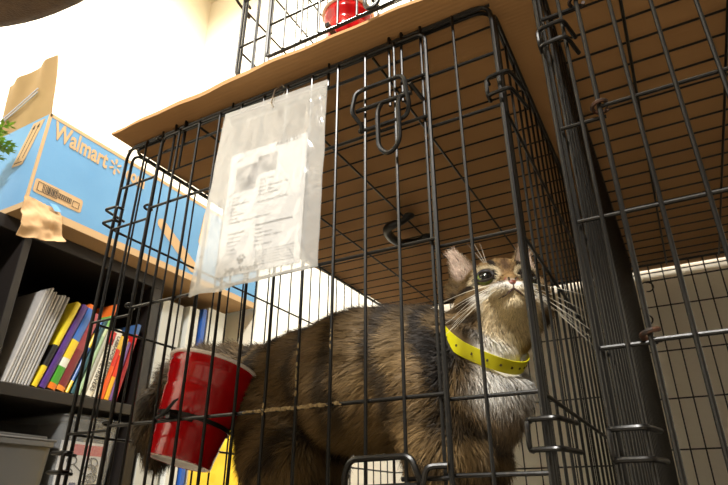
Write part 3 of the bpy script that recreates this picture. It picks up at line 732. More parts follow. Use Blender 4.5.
# label panel on the long side
def rrect(y0, y1, z0, z1, r, x): return fillet([(x, y0, z0), (x, y1, z0), (x, y1, z1), (x, y0, z1)], r, 4)
m = MB(); P = rrect(.138, .262, .146, .182, .008, bxx1+.0007); m.add(P, [tuple(range(len(P)))]); o = m.build('label_panel', M['kraft_print'], smooth=False); o.parent = bo
m = MB(); x = bxx1+.0012
def frame_(y0, y1, z0, z1, w=.0012):
    m.box((x, y0, z0), (x+.0003, y1, z0+w)); m.box((x, y0, z1-w), (x+.0003, y1, z1)); m.box((x, y0, z0), (x+.0003, y0+w, z1)); m.box((x, y1-w, z0), (x+.0003, y1, z1))
frame_(.146, .160, .153, .176); frame_(.162, .196, .153, .176); frame_(.236, .254, .153, .170)
for k in range(8): m.box((x, .166+k*.0036, .156), (x+.0003, .1675+k*.0036+(k % 3)*.0005, .173))
frame_(.198, .232, .158, .171); 
for k in range(6): m.box((x, .201+k*.005, .160), (x+.0003, .2035+k*.005, .169))
o = m.build('label_print', M['ink'], smooth=False); o.parent = bo
# this-side-up arrows on the short side
m = MB(); y = by0-.0007
P = [Vector(p) for p in fillet([(-1.215, y, .240), (-1.145, y, .240), (-1.128, y, .352), (-1.172, y, .352)], .006, 3)]
m.add([(-1.205, y, .236), (-1.160, y, .232), (-1.118, y, .352), (-1.165, y, .352)], [(0,1,2,3)]); o = m.build('arrow_panel', M['kraft_print'], smooth=False); o.parent = bo
m = MB(); y -= .0004
for dx in (0, .018):
    a, b_ = Vector((-1.186+dx, y, .252)), Vector((-1.156+dx, y, .338)); d = (b_-a).normalized(); n = Vector((d.z, 0, -d.x))
    m.add([a-n*.0016, a+n*.0016, b_+n*.0016, b_-n*.0016], [(0,1,2,3)]); m.add([b_+d*.008, b_-d*.006-n*.006, b_-d*.006+n*.006], [(0,1,2)])
m.add([(-1.198, y, .242), (-1.166, y, .240), (-1.165, y, .243), (-1.197, y, .245)], [(0,1,2,3)])
o = m.build('arrow_print', M['ink'], smooth=False); o.parent = bo
# flap standing up from the short side
def sheet(corners, nu, nv, th, disp, name, mat):
    a, b_, c, d = (Vector(p) for p in corners); n = (b_-a).cross(d-a).normalized(); V = []
    for s_ in (0, 1):
        for j in range(nv+1):
            for i in range(nu+1):
                u, v = i/nu, j/nv; p = (a*(1-u)+b_*u)*(1-v)+(d*(1-u)+c*u)*v
                V.append(p+n*(disp(u, v)+th*s_))
    N = (nu+1)*(nv+1); q = lambda i, j: j*(nu+1)+i; Fc = []
    for j in range(nv):
        for i in range(nu): Fc += [(q(i,j), q(i,j+1), q(i+1,j+1), q(i+1,j)), (N+q(i,j), N+q(i+1,j), N+q(i+1,j+1), N+q(i,j+1))]
    for i in range(nu): Fc += [(q(i,0), q(i+1,0), N+q(i+1,0), N+q(i,0)), (q(i+1,nv), q(i,nv), N+q(i,nv), N+q(i+1,nv))]
    for j in range(nv): Fc += [(q(0,j+1), q(0,j), N+q(0,j), N+q(0,j+1)), (q(nu,j), q(nu,j+1), N+q(nu,j+1), N+q(nu,j))]
    mm = MB(); mm.add(V, Fc); return mm.build(name, mat, angle=60)
fl = sheet([(bxx1-.004, by0+.001, bz1), (-1.315, by0+.001, bz1), (-1.285, by0-.032, bz1+.137), (-1.098, by0-.028, bz1+.163)], 26, 16, .0035,
           lambda u, v: .005*math.sin(u*11+v*3)*v+.002*(v > .5)*(v-.5)*math.sin(u*23), 'box_flap', M['kraft_inside']); adopt(box, fl)
m = MB()
M['tape'] = material('grey blue tape mark', C(176, 180, 196), .4)
fl2 = sheet([(bxx1-.003, by0+.005, bz1), (bxx1-.003, by1-.005, bz1), (bxx1-.20, by1-.01, bz1+.008), (bxx1-.20, by0+.01, bz1+.008)], 20, 6, .0035, lambda u, v: .004*math.sin(u*9)*v, 'box_flap', M['kraft']); adopt(box, fl2)
for k, (o1, o2) in enumerate(((.36, .52), (.42, .575))):
    a = lambda u, v: None
    pts = []
    for u in np.linspace(.25, .99, 10):
        v = o1+.18-.32*u
        A0, B0 = Vector((bxx1-.004, by0-.0035, bz1)), Vector((-1.315, by0-.0035, bz1)); C_, D_ = Vector((-1.285, by0-.0365, bz1+.137)), Vector((-1.098, by0-.0325, bz1+.163))
        p = (A0*(1-u)+B0*u)*(1-v)+(D_*(1-u)+C_*u)*v; pts.append(p+Vector((0, -.003, 0)))
    m.tube(pts, .0018, 5)
o = m.build('tape_strip', M['tape']); o.parent = fl
# torn flap of kraft hanging off the lower front corner
tf = sheet([(bxx1+.001, by0-.004, bz0+.030), (bxx1+.001, by0+.082, bz0+.028), (bxx1+.030, by0+.095, bz0-.056), (bxx1+.034, by0-.012, bz0-.080)], 26, 22, .0018,
           lambda u, v: .008*math.sin(v*7+u*3)*v+.006*mn.noise(Vector((u*4, v*4, 0)))*v*2+.004*abs(mn.noise(Vector((u*9, v*9, 3)))), 'torn_flap', M['kraft']); tf['label'] = 'crumpled torn strip of kraft hanging down'; adopt(box, tf)
m = MB(); m.add([(bxx1+.0045, .152+.03, bz0+.034), (bxx1+.0085, .195, bz0+.018), (bxx1+.0085, .212, bz0+.022), (bxx1+.0045, .200, bz0+.036)], [(0,1,2,3)]); o = m.build('blue_scrap', M['box_blue'], smooth=False); o.parent = tf

# ------------------------------------------------------------------ plant beside the box
plant = empty('potted_plant', 'green fine leaved plant at the left edge in front of the box', 'plant', (-1.20, .03, TOPZ))
m = MB(); m.lathe([(0, 0), (.034, 0), (.044, .072), (.048, .072), (.048, .082), (.042, .082), (.040, .07), (0, .07)], Matrix.Translation((-1.20, .03, TOPZ+.001)), 28)
adopt(plant, m.build('pot', material('brown plastic pot', C(110, 66, 44), .5)))
mS, mL = MB(), MB()
for k in range(16):
    a = rng.uniform(-PI, PI); ln = rng.uniform(.12, .19); out = rng.uniform(.04, .085)
    if k < 8: a = rng.uniform(-.3, 1.5)
    P = [Vector((-1.20+out*math.cos(a)*tt**1.3, .03+out*math.sin(a)*tt**1.3, TOPZ+.075+ln*(tt-.42*tt**2.4))) for tt in np.linspace(0, 1, 9)]
    mS.tube(P, [.0014*(1-.6*i/8) for i in range(9)], 5)
    for i in range(2, 9):
        t_ = (P[i]-P[i-1]).normalized()
        for s_ in (-1, 1, 0):
            sd = t_.cross(Vector((0,0,1))).normalized()*s_+t_*.8+Vector((0, 0, rng.uniform(-.3, .25))); sd.normalize(); L = rng.uniform(.016, .026)
            w = sd.cross(Vector((0,0,1))).normalized()*.0042
            p = P[i]; mL.add([p, p+sd*L*.45+w, p+sd*L, p+sd*L*.45-w, p+sd*L*.5+Vector((0,0,.0012))], [(0,4,1), (1,4,2), (2,4,3), (3,4,0)])
adopt(plant, mS.build('stems', material('green stem', C(96, 130, 52), .6)))
lo = mL.build('leaves', material('fresh green leaf', C(150, 186, 66), .5, noise=(30, C(120, 160, 50), .8)), smooth=False); adopt(plant, lo); lo['kind'] = 'stuff'

# ------------------------------------------------------------------ boards right of the bookshelf
def board(name, label, cat, y0, y1, x0, x1, h, mat, lean=0., group=None):
    m = MB(); m.obox((x0, y0, ZF+.001), (x1-x0, 0, 0), (0, y1-y0, 0), (0, lean, h))
    o = m.build(name, mat, smooth=False); bv = o.modifiers.new('bevel', 'BEVEL'); bv.width = .0015; bv.segments = 2; tag(o, label, cat, group); return o
M['wb2'] = material('cream board', C(214, 216, 210), .6, noise=(5, C(200, 203, 198), .5))
board('display_board', 'grey white board standing directly right of the black bookshelf', 'board', .612, .690, -1.50, -1.17, .690, M['white_board'], .004)
board('display_board', 'pale board between the grey white board and the blue binder', 'board', .704, .745, -1.50, -1.16, .694, M['wb2'], .006)
board('binder', 'thin blue binder standing between two white boards', 'binder', .752, .768, -1.48, -1.155, .700, material('blue binder cover', C(36, 84, 168), .4, noise=(20, C(44, 96, 180), .5)), .010)
board('display_board', 'white board standing nearest to the back wall', 'board', .784, .860, -1.50, -1.165, .715, M['wb2'], .010)

# ------------------------------------------------------------------ pet food bag
def food_bag():
    m = MB(); x0, x1, y0, y1, z0, z1 = -1.06, -.83, .66, .78, ZF+.001, -.275
    V = []; nu, nv = 24, 26
    for j in range(nv+1):
        v = j/nv
        for i in range(nu*2):
            a = 2*PI*i/(nu*2); ca, sa = math.cos(a), math.sin(a)
            e_ = .5; cx = math.copysign(abs(ca)**e_, ca); cyy = math.copysign(abs(sa)**e_, sa)
            th = (1-max(0, (v-.78)/.22)**1.5*.96)*(1-.15*(1-min(1, v*6)))
            x = (x0+x1)/2+(x1-x0)/2*cx*(1+.02*mn.noise(Vector((cx, v*5, 1)))); y = (y0+y1)/2+(y1-y0)/2*cyy*th+.010*mn.noise(Vector((x*14, v*7, cyy*2)))
            V.append((x, y, z0+(z1-z0)*v))
    n = nu*2; Fc = [(j*n+i, j*n+(i+1) % n, (j+1)*n+(i+1) % n, (j+1)*n+i) for j in range(nv) for i in range(n)]
    Fc += [tuple(reversed(range(n))), tuple(range(nv*n, (nv+1)*n))]
    m.add(V, Fc); return m
def foodmat():
    m = bpy.data.materials.new('printed pet food bag'); m.use_nodes = True; nt = m.node_tree; b = nt.nodes['Principled BSDF']; b.inputs['Roughness'].default_value = .3
    tc = nt.nodes.new('ShaderNodeTexCoord'); mp = nt.nodes.new('ShaderNodeSeparateXYZ'); w = nt.nodes.new('ShaderNodeTexNoise'); w.inputs['Scale'].default_value = 9; w.inputs['Detail'].default_value = 0
    ad = nt.nodes.new('ShaderNodeMath'); ad.operation = 'MULTIPLY_ADD'; ad.inputs[1].default_value = .10
    nt.links.new(tc.outputs['Object'], w.inputs['Vector']); nt.links.new(tc.outputs['Generated'], mp.inputs[0]); nt.links.new(w.outputs['Fac'], ad.inputs[0]); nt.links.new(mp.outputs['Z'], ad.inputs[2])
    r = nt.nodes.new('ShaderNodeValToRGB'); r.color_ramp.interpolation = 'CONSTANT'; e = r.color_ramp.elements
    bands = [(0, C(236, 196, 60)), (.56, C(70, 190, 226)), (.83, C(240, 214, 90)), (.85, C(206, 210, 236))]
    while len(e) < len(bands): e.new(.5)
    for k, (p, c) in enumerate(bands): e[k].position = p; e[k].color = (*c, 1)
    v = nt.nodes.new('ShaderNodeTexVoronoi'); v.inputs['Scale'].default_value = 26; v.inputs['Randomness'].default_value = .8; nt.links.new(tc.outputs['Object'], v.inputs['Vector'])
    c2 = nt.nodes.new('ShaderNodeValToRGB'); c2.color_ramp.interpolation = 'CONSTANT'; c2.color_ramp.elements[0].color = (1,1,1,1); c2.color_ramp.elements[1].position = .32; c2.color_ramp.elements[1].color = (0,0,0,1)
    nt.links.new(v.outputs['Distance'], c2.inputs['Fac'])
    mx = nt.nodes.new('ShaderNodeMix'); mx.data_type = 'RGBA'; nt.links.new(r.outputs[0], mx.inputs[6]); 
    hs = nt.nodes.new('ShaderNodeValToRGB'); hs.color_ramp.interpolation = 'CONSTANT'; hb = [(0, C(240, 190, 50)), (.4, C(200, 60, 90)), (.5, C(40, 80, 170)), (.62, C(250, 246, 236)), (.8, C(230, 160, 50))]
    he = hs.color_ramp.elements
    while len(he) < len(hb): he.new(.5)
    for k, (p, c) in enumerate(hb): he[k].position = p; he[k].color = (*c, 1)
    sp2 = nt.nodes.new('ShaderNodeSeparateColor'); nt.links.new(v.outputs['Color'], sp2.inputs[0]); nt.links.new(sp2.outputs[0], hs.inputs['Fac'])
    nt.links.new(hs.outputs[0], mx.inputs[7]); nt.links.new(c2.outputs[0], mx.inputs[0]); nt.links.new(mx.outputs[2], b.inputs['Base Color']); return m
tag(food_bag().build('pet_food_bag', foodmat(), angle=60), 'blue and yellow printed pet food bag on the floor behind the crate', 'bag')

# ------------------------------------------------------------------ round carpeted perch near the camera
perch = empty('cat_tree', 'dark brown round carpeted platform at the upper left, close to the camera', 'cat tree', (-.35, -.555, ZF))
M['carpet'] = material('brown carpet', C(104, 78, 48), .95, noise=(90, C(80, 58, 34), .9), bump=(500, .5, .002), sheen=.3)
m = MB(); Mx = Matrix.Translation((-.35, -.555, -.05)); m.lathe([(0, 0), (.300, 0), (.312, .006), (.320, .020), (.312, .036), (.300, .042), (0, .042)], Mx, 96); adopt(perch, m.build('platform', M['carpet']))
m = MB(); m.tube([(-.52, -.62, ZF+.03), (-.52, -.62, -.051)], .045, 28); adopt(perch, m.build('post', material('sisal rope post', C(186, 160, 116), .9, noise=(80, C(150, 124, 84), .8), bump=(300, .6))))
m = MB(); m.lathe([(0, 0), (.22, 0), (.23, .01), (.23, .025), (.22, .032), (0, .032)], Matrix.Translation((-.52, -.62, ZF+.001)), 64); adopt(perch, m.build('base', M['carpet']))

# ------------------------------------------------------------------ ceiling lamp and lights
def add_lamp(lamp, LX, LY, LE):
    m = MB(); m.lathe([(0, 0), (.19, 0), (.19, -.02), (.175, -.025), (.0, -.025)], Matrix.Translation((LX, LY, ZC-.001)), 48); adopt(lamp, m.build('lamp_base', M['ceiling']))
    em = bpy.data.materials.new('glowing lamp diffuser'); em.use_nodes = True; eb = em.node_tree.nodes['Principled BSDF']; eb.inputs['Emission Color'].default_value = (1, .965, .90, 1); eb.inputs['Emission Strength'].default_value = 8
    m = MB(); m.lathe([(.175, -.026), (.165, -.055), (.12, -.085), (.06, -.098), (0, -.102)], Matrix.Translation((LX, LY, ZC-.001)), 48); adopt(lamp, m.build('diffuser', em))
    ld_ = bpy.data.lights.new('ceiling_light', 'AREA'); ld_.shape = 'DISK'; ld_.size = .34; ld_.energy = LE; ld_.color = (1, .965, .90)
    lo_ = bpy.data.objects.new('ceiling_light', ld_); COL.objects.link(lo_); lo_.location = (LX, LY, ZC-.115)
for LX, LY, LE, LN in ((-.85, .05, 74, 'added round ceiling lamp nearest to the crates, brightening the walls'), (.15, -1.90, 205, 'round white ceiling lamp farther from the crates')):  # the lamp nearest the crates is an added source to brighten the walls
  lamp = empty('ceiling_lamp', LN, 'lamp', (LX, LY, ZC), 'ceiling lamps')
  add_lamp(lamp, LX, LY, LE)
w = bpy.data.worlds.new('world'); scene.world = w; w.use_nodes = True; w.node_tree.nodes['Background'].inputs[0].default_value = (.9, .85, .75, 1); w.node_tree.nodes['Background'].inputs[1].default_value = .3
#CATSTART

# ------------------------------------------------------------------ the cat
def vnoise(p, s, seed=0):
    """cheap smooth value noise on an (n,3) array"""
    q = p*s+seed*17.31; i = np.floor(q).astype(np.int64); f = q-i; f = f*f*(3-2*f)
    def h(a, b, c):
        n = (a*374761393+b*668265263+c*2147483647+seed*974711) & 0x7fffffff
        n = ((n ^ (n >> 13))*1274126177) & 0x7fffffff
        return ((n ^ (n >> 16)) & 0xffff)/65535.
    r = 0
    for dx in (0, 1):
        for dy in (0, 1):
            for dz in (0, 1):
                wx = f[:, 0] if dx else 1-f[:, 0]; wy = f[:, 1] if dy else 1-f[:, 1]; wz = f[:, 2] if dz else 1-f[:, 2]
                r = r+wx*wy*wz*h(i[:, 0]+dx, i[:, 1]+dy, i[:, 2]+dz)
    return r*2-1
hF = np.array([.455, -.857, .242]); hF /= np.linalg.norm(hF)
hR = np.array([.883, .469, 0.]); hR -= hF*hR.dot(hF); hR /= np.linalg.norm(hR)
hU = np.cross(hF, hR)
hH = np.array([-.064, .159, -.290])
def hw_(x, y, z): return hH+hR*x+hF*y+hU*z
def hl_(P): d = P-hH; return np.stack([d@hR, d@hF, d@hU], 1)
CAPS = []   # (a, b, ra, rb, k)
def cap(a, b, ra, rb, k=.02): CAPS.append((np.array(a, float), np.array(b, float), ra, rb, k))
# trunk
cap((-.368, .150, -.377), (-.330, .150, -.367), .054, .066); cap((-.330, .150, -.367), (-.245, .150, -.362), .068, .074)
cap((-.245, .150, -.362), (-.135, .150, -.380), .074, .068); cap((-.135, .150, -.376), (-.104, .150, -.395), .066, .054)
cap((-.200, .150, -.340), (-.140, .150, -.352), .050, .048)
# neck
cap((-.115, .150, -.375), (-.074, .158, -.322), .048, .036, .02)
# shoulders and front legs
for sy, fx in ((-1, -.012), (1, -.014)):
    y = .150+sy*.040
    cap((-.125+fx, y, -.400), (-.112+fx, y, -.455), .044, .036, .02); cap((-.112+fx, y, -.455), (-.120+fx, y, -.520), .032, .022, .015)
    cap((-.120+fx, y, -.520), (-.108+fx, y, -.590), .019, .016, .01); cap((-.108+fx, y-.004, -.604), (-.085+fx, y-.004, -.608), .0150, .0135, .01)
# haunches and hind legs
for sy, fx in ((-1, .008), (1, -.008)):
    y = .150+sy*.042
    cap((-.365+fx, y, -.375), (-.345+fx, y, -.450), .052, .046, .02); cap((-.345+fx, y, -.450), (-.335+fx, y, -.490), .042, .034, .015)
    cap((-.335+fx, y, -.490), (-.392+fx, y, -.555), .028, .017, .012); cap((-.392+fx, y, -.555), (-.372+fx, y-.002, -.605), .016, .014, .01)
    cap((-.372+fx, y-.002, -.607), (-.340+fx, y-.002, -.609), .0145, .0130, .01)
# tail, arching over and hanging behind the cup
TP = [(-.400, .190, -.340), (-.435, .186, -.328), (-.470, .168, -.322), (-.496, .136, -.328), (-.511, .108, -.350), (-.516, .091, -.382), (-.514, .084, -.412), (-.508, .082, -.438)]
TR_ = [.034, .028, .024, .021, .020, .020, .018, .013]
def shift(pt):
    s = min(1, max(0, (-.22-pt[0])/.16)); z = pt[2]
    return np.array([pt[0]-.024*s, pt[1]+.045*s, z+(max(z, -.51)+.51)*.07*s])
CAPS = [(shift(a), shift(b), ra, rb, k) for a, b, ra, rb, k in CAPS]
for i in range(len(TP)-1): cap(TP[i], TP[i+1], TR_[i], TR_[i+1], .015)
ELL = []   # head ellipsoids in head space: centre, radii, k
def ell(c, r, k=.012): ELL.append((np.array(c, float), np.array(r, float), k))
ell((0, -.004, .004), (.046, .044, .040)); ell((0, .014, .016), (.034, .030, .024)); ell((.026, .008, -.014), (.026, .026, .024)); ell((-.026, .008, -.014), (.026, .026, .024))
ell((0, .036, -.006), (.0115, .022, .012), .010); ell((.0105, .044, -.0175), (.0135, .0135, .0105), .006); ell((-.0105, .044, -.0175), (.0135, .0135, .0105), .006)
ell((0, .038, -.0295), (.0125, .0125, .0085), .006); ell((0, .020, -.022), (.024, .022, .018), .010)
ell((.022, .026, .020), (.012, .010, .007), .008); ell((-.022, .026, .020), (.012, .010, .007), .008)
ell((0, -.026, -.016), (.036, .034, .032), .02)
EARS = []
for s in (-1, 1):
    b = np.array([s*.0320, -.006, .024]); t = np.array([-.048, -.012, .080]) if s < 0 else np.array([.040, -.014, .088]); v = t-b; L = np.linalg.norm(v); v /= L
    w = np.array([s*.38, .92, 0.]); w -= v*w.dot(v); w /= np.linalg.norm(w); u = np.cross(v, w); EARS.append((b, v, w, u, L))
EYES = [np.array([s*.0222, .0325, .0075]) for s in (-1, 1)]
def smin(a, b, k): h = np.clip(.5+.5*(b-a)/k, 0, 1); return b*(1-h)+a*h-k*h*(1-h)
def ear_coords(L3, e):
    b, v, w, u, L = e; d = L3-b; return d@u, (d@v)/L, d@w, L
def sdf(P):
    d = np.full(len(P), 9.)
    for a, b, ra, rb, k in CAPS:
        pa = P-a; ba = b-a; t = np.clip(pa@ba/(ba@ba), 0, 1); d = smin(d, np.linalg.norm(pa-t[:, None]*ba, axis=1)-(ra+t*(rb-ra)), k)
    L3 = hl_(P); hd = np.full(len(P), 9.)
    for c, r, k in ELL:
        q = (L3-c)/r; k0 = np.linalg.norm(q, axis=1); k1 = np.linalg.norm(q/r, axis=1)+1e-9; e = k0*(k0-1)/k1; hd = smin(hd, e, k)
    for e in EARS:
        uu, tt, ww, L = ear_coords(L3, e)
        tc = np.clip(tt, -.15, 1); hwid = .0215*np.sqrt(np.clip(1-tc, 0, 1.2))*(.75+.25*(1-tc))+.003
        w0 = (uu/.02)**2*.008-.004+.004*tc
        de = np.maximum(np.maximum(np.abs(ww-w0)-.0022, (np.abs(uu)-hwid)), np.maximum((tt-1.)*L, (-.18-tt)*L)); hd = smin(hd, de, .006)
    # mouth crease and eye sockets
    for c in EYES: hd = np.maximum(hd, -(np.linalg.norm(L3-(c+np.array([0, .003, 0])), axis=1)-.0098)) if False else hd
    return smin(d, hd, .016)
def surface_nets(lo, hi, h):
    n = np.ceil((hi-lo)/h).astype(int)+1
    ax = [lo[i]+h*np.arange(n[i]) for i in range(3)]; S = np.empty(n)
    for i in range(n[0]):
        g = np.stack(np.meshgrid(ax[0][i:i+1], ax[1], ax[2], indexing='ij'), -1).reshape(-1, 3); S[i] = sdf(g).reshape(n[1], n[2])
    neg = S < 0; c = np.zeros(n-1, int)
    for dx in (0, 1):
        for dy in (0, 1):
            for dz in (0, 1): c += neg[dx:n[0]-1+dx, dy:n[1]-1+dy, dz:n[2]-1+dz]
    act = (c > 0) & (c < 8); idx = -np.ones(n-1, int); ids = np.argwhere(act); idx[act] = np.arange(len(ids))
    acc = np.zeros((len(ids), 3)); cnt = np.zeros(len(ids)); I = ids
    cs = [(a, b, d) for a in (0, 1) for b in (0, 1) for d in (0, 1)]
    for p in cs:
        for k in range(3):
            if p[k] == 0:
                q = list(p); q[k] = 1
                s0 = S[I[:, 0]+p[0], I[:, 1]+p[1], I[:, 2]+p[2]]; s1 = S[I[:, 0]+q[0], I[:, 1]+q[1], I[:, 2]+q[2]]; m = (s0 < 0) != (s1 < 0)
                t = np.where(m, s0/np.where(m, s0-s1, 1), 0); pt = np.array(p)[None]+0.*t[:, None]; pt = pt.astype(float); pt[:, k] += t
                acc[m] += pt[m]; cnt[m] += 1
    V = lo+h*(ids+acc/cnt[:, None]); Fs = []
    for k in range(3):
        a = [slice(1, n[i]-1) for i in range(3)]; a[k] = slice(0, n[k]-1); b = list(a); b[k] = slice(1, n[k])
        s0 = neg[tuple(a)]; s1 = neg[tuple(b)]; ch = np.argwhere(s0 != s1); base = ch+np.array([0 if i == k else 1 for i in range(3)])
        u, v = (k+1) % 3, (k+2) % 3; eu = np.eye(3, dtype=int)[u]; ev = np.eye(3, dtype=int)[v]
        def g(o): q = base-o; return idx[q[:, 0], q[:, 1], q[:, 2]]
        f = np.stack([g(eu+ev), g(ev), g(0*eu), g(eu)], 1); flip = ~s0[tuple(ch.T)]; f[flip] = f[flip][:, ::-1]; Fs.append(f)
    return V, np.concatenate(Fs)
lo, hi = np.array([-.578, .045, -.635]), np.array([.005, .315, -.185])
cV, cF = surface_nets(lo, hi, .0028)
def grad(P, e=.0008):
    return np.stack([(sdf(P+np.eye(3)[i]*e)-sdf(P-np.eye(3)[i]*e))/(2*e) for i in range(3)], 1)
for _ in range(2):
    g = grad(cV); gl = np.linalg.norm(g, axis=1, keepdims=True)+1e-6; cV = cV-np.clip(sdf(cV), -.003, .003)[:, None]*g/np.maximum(gl, .6)
cV[:, 2] = np.maximum(cV[:, 2], -.6235)
cN = grad(cV); cN /= np.linalg.norm(cN, axis=1, keepdims=True)+1e-9

def lin(r, g, b): return np.array(s2l((r/255, g/255, b/255)))
K = dict(dark=lin(26, 19, 13), brown=lin(98, 77, 48), tan=lin(148, 120, 78), white=lin(252, 246, 236), cream=lin(234, 214, 174), pink=lin(206, 180, 160), grey=lin(104, 88, 64), orange=lin(150, 112, 72))
def mixc(a, b, t): t = np.clip(t, 0, 1)[:, None]; return a*(1-t)+b*t
def sm(a, b, x): t = np.clip((x-a)/(b-a), 0, 1); return t*t*(3-2*t)
def pattern(P, Nn):
    """coat colour of every point (albedo only)"""
    n1 = vnoise(P, 26, 1); n2 = vnoise(P, 60, 2); n3 = vnoise(P, 150, 3); n4 = vnoise(P, 13, 4)
    x, y, z = P.T; L3 = hl_(P); hx, hy, hz = L3.T
    col = np.repeat(K['brown'][None], len(P), 0)
    col = mixc(col, K['tan'], .45+.5*n1+.2*n2); col = mixc(col, K['grey'], .25+.4*n4)
    low = sm(-.385, -.46, z); col = mixc(col, K['tan'], low*.55)
    # body bars
    ph = x*95+n1*1.5+n4*1.7+(z+.36)*14*np.sign(x+.25)
    bar = sm(.15, .75, np.sin(ph)+.35*n2); side = sm(-.47, -.40, z)*1.
    col = mixc(col, K['dark'], bar*(.80+.18*sm(-.20, -.12, x)+.15*sm(-.30, -.40, x))*side)
    # shoulder and front leg bars, haunch bars
    fl = sm(-.19, -.15, x)*sm(-.40, -.44, z); col = mixc(col, K['dark'], fl*sm(.1, .7, np.sin(z*170+x*60+n1*2.2))*.75)
    hl = sm(-.27, -.31, x)*sm(-.38, -.43, z); col = mixc(col, K['dark'], hl*sm(.1, .7, np.sin(z*120-x*110+n1*1.8))*.8)
    col = mixc(col, K['tan'], sm(-.30, -.25, x)*sm(-.16, -.20, x)*sm(-.415, -.445, z)*.7)
    # spine
    d = sm(-.312, -.285, z+.10*np.abs(x+.27)*0+(.35*(np.clip(x, -.2, 1)+.2)))*sm(-.43, -.40, x); col = mixc(col, K['dark'], d*(.75+.2*n2))
    # tail rings
    tl = sm(-.435, -.46, x); col = mixc(col, K['grey'], tl*.5); col = mixc(col, K['dark'], tl*sm(.0, .7, np.sin(z*130+x*60+n1))*.6)
    # white bib and chest
    bibx = x-(-.082+.10*(z+.36)*-1.0*0)+.35*(z+.42)*0
    bib = sm(-.098, -.074, x+n1*.008)*sm(-.300, -.325, z)*(sm(-.432, -.395, z+n1*.018+.25*(x+.05))*.92+.08)
    bib = np.maximum(bib, sm(-.052, -.040, x)*sm(-.30, -.33, z)*sm(-.46, -.43, z)*.8)
    col = mixc(col, K['white'], bib)
    legw = sm(-.56, -.585, z); col = mixc(col, K['white'], legw)
    # ---------------- head
    hm = sm(.072, .058, np.sqrt((hx/1.1)**2+(hy-.0)**2+((hz-.0)/1.0)**2))
    hc = np.repeat(K['tan'][None], len(P), 0); hc = mixc(hc, K['brown'], .45+.6*n2)
    top = sm(.009, .014, hz+.2*np.abs(hx)*0)
    st = sm(-.15, .35, np.cos(hx*430+n3*.6+n2*.5)); hc = mixc(hc, K['dark'], st*top*sm(.05, .02, np.abs(hx)*1.2)*.95)
    ck = sm(.022, .032, np.abs(hx))*sm(.020, .012, hz); ckb = sm(-.05, .4, np.sin((hz+.30*np.abs(hx)*0+.25*hy)*330+np.abs(hx)*120+n2*.9)); hc = mixc(hc, K['dark'], ck*ckb*.75)
    hc = mixc(hc, K['dark'], sm(.3, .8, np.sin(hz*260+2.0+n2))*sm(.0, -.02, hy)*.6)
    brg = sm(.009, .005, np.abs(hx))*sm(.022, .028, hy)*sm(-.012, -.004, hz); hc = mixc(hc, K['orange'], brg*.35)
    spot = sm(.012, .018, np.abs(hx))*sm(.030, .036, hy)*sm(-.002, -.008, hz)*sm(-.018, -.012, hz); hc = mixc(hc, K['dark'], spot*sm(.1, .5, n3)*.7)
    mz = sm(.026, .034, hy)*sm(-.008, -.013, hz+.10*np.abs(hx)); hc = mixc(hc, K['white'], mz)
    chn = sm(-.014, -.022, hz)*sm(.0, .014, hy)*sm(.036, .026, np.abs(hx)); hc = mixc(hc, K['cream'], chn)
    for c in EYES:
        dd = np.linalg.norm((L3-c)*np.array([1., .6, 1.25]), axis=1); hc = mixc(hc, K['cream'], sm(.0185, .0165, dd)*.75); hc = mixc(hc, K['dark'], sm(.0142, .0125, dd))
    for s in (-1, 1):   # dark line running back from the eye
        ln = np.abs(hz-(.004-.45*(np.abs(hx)-.030)))-.0030; hc = mixc(hc, K['dark'], sm(.0012, -.0002, ln)*sm(.030, .034, hx*s)*sm(.050, .044, hx*s)*.8)
    inner = np.zeros(len(P))
    for e in EARS:
        uu, tt, ww, L = ear_coords(L3, e); w0 = (uu/.02)**2*.008-.004+.004*tt
        on = sm(.18, .34, tt)*(np.abs(uu) < .028)*(np.abs(ww-w0) < .008)*(tt < 1.15); hc = mixc(hc, K['brown'], on*.6)
        inn = on*(ww > w0+.0004)*sm(.0185, .012, np.abs(uu)/np.sqrt(np.clip(1.08-tt, .02, 1)))*sm(1.0, .9, tt); hc = mixc(hc, K['pink'], inn); inner = np.maximum(inner, inn)
    col = hc*hm[:, None]+col*(1-hm[:, None])
    earm = np.zeros(len(P))
    for e in EARS:
        uu, tt, ww, L = ear_coords(L3, e); earm = np.maximum(earm, (tt > .15)*(np.abs(uu) < .03)*(np.abs(ww) < .02)*(hz > .03))
    col = np.where((earm > .5)[:, None], hc, col)
    return np.clip(col, 0, 1), inner, hm, earm
def color_mesh(name, V, Fq, cols, mat, normals=None):
    me = bpy.data.meshes.new(name); me.vertices.add(len(V)); me.vertices.foreach_set('co', np.asarray(V, np.float32).ravel())
    if isinstance(Fq, tuple): loops, starts, tot = Fq
    else: loops = Fq.ravel(); starts = np.arange(len(Fq))*Fq.shape[1]; tot = np.full(len(Fq), Fq.shape[1])
    me.loops.add(len(loops)); me.loops.foreach_set('vertex_index', loops.astype(np.int32)); me.polygons.add(len(starts))
    me.polygons.foreach_set('loop_start', starts.astype(np.int32)); me.update(calc_edges=True); me.validate()
    a = me.color_attributes.new('coat', 'FLOAT_COLOR', 'POINT'); a.data.foreach_set('color', np.concatenate([cols, np.ones((len(cols), 1))], 1).astype(np.float32).ravel())
    me.materials.append(mat); me.polygons.foreach_set('use_smooth', [True]*len(me.polygons))
    if normals is not None: me.normals_split_custom_set_from_vertices(normals.astype(np.float32))
    o = bpy.data.objects.new(name, me); COL.objects.link(o); return o
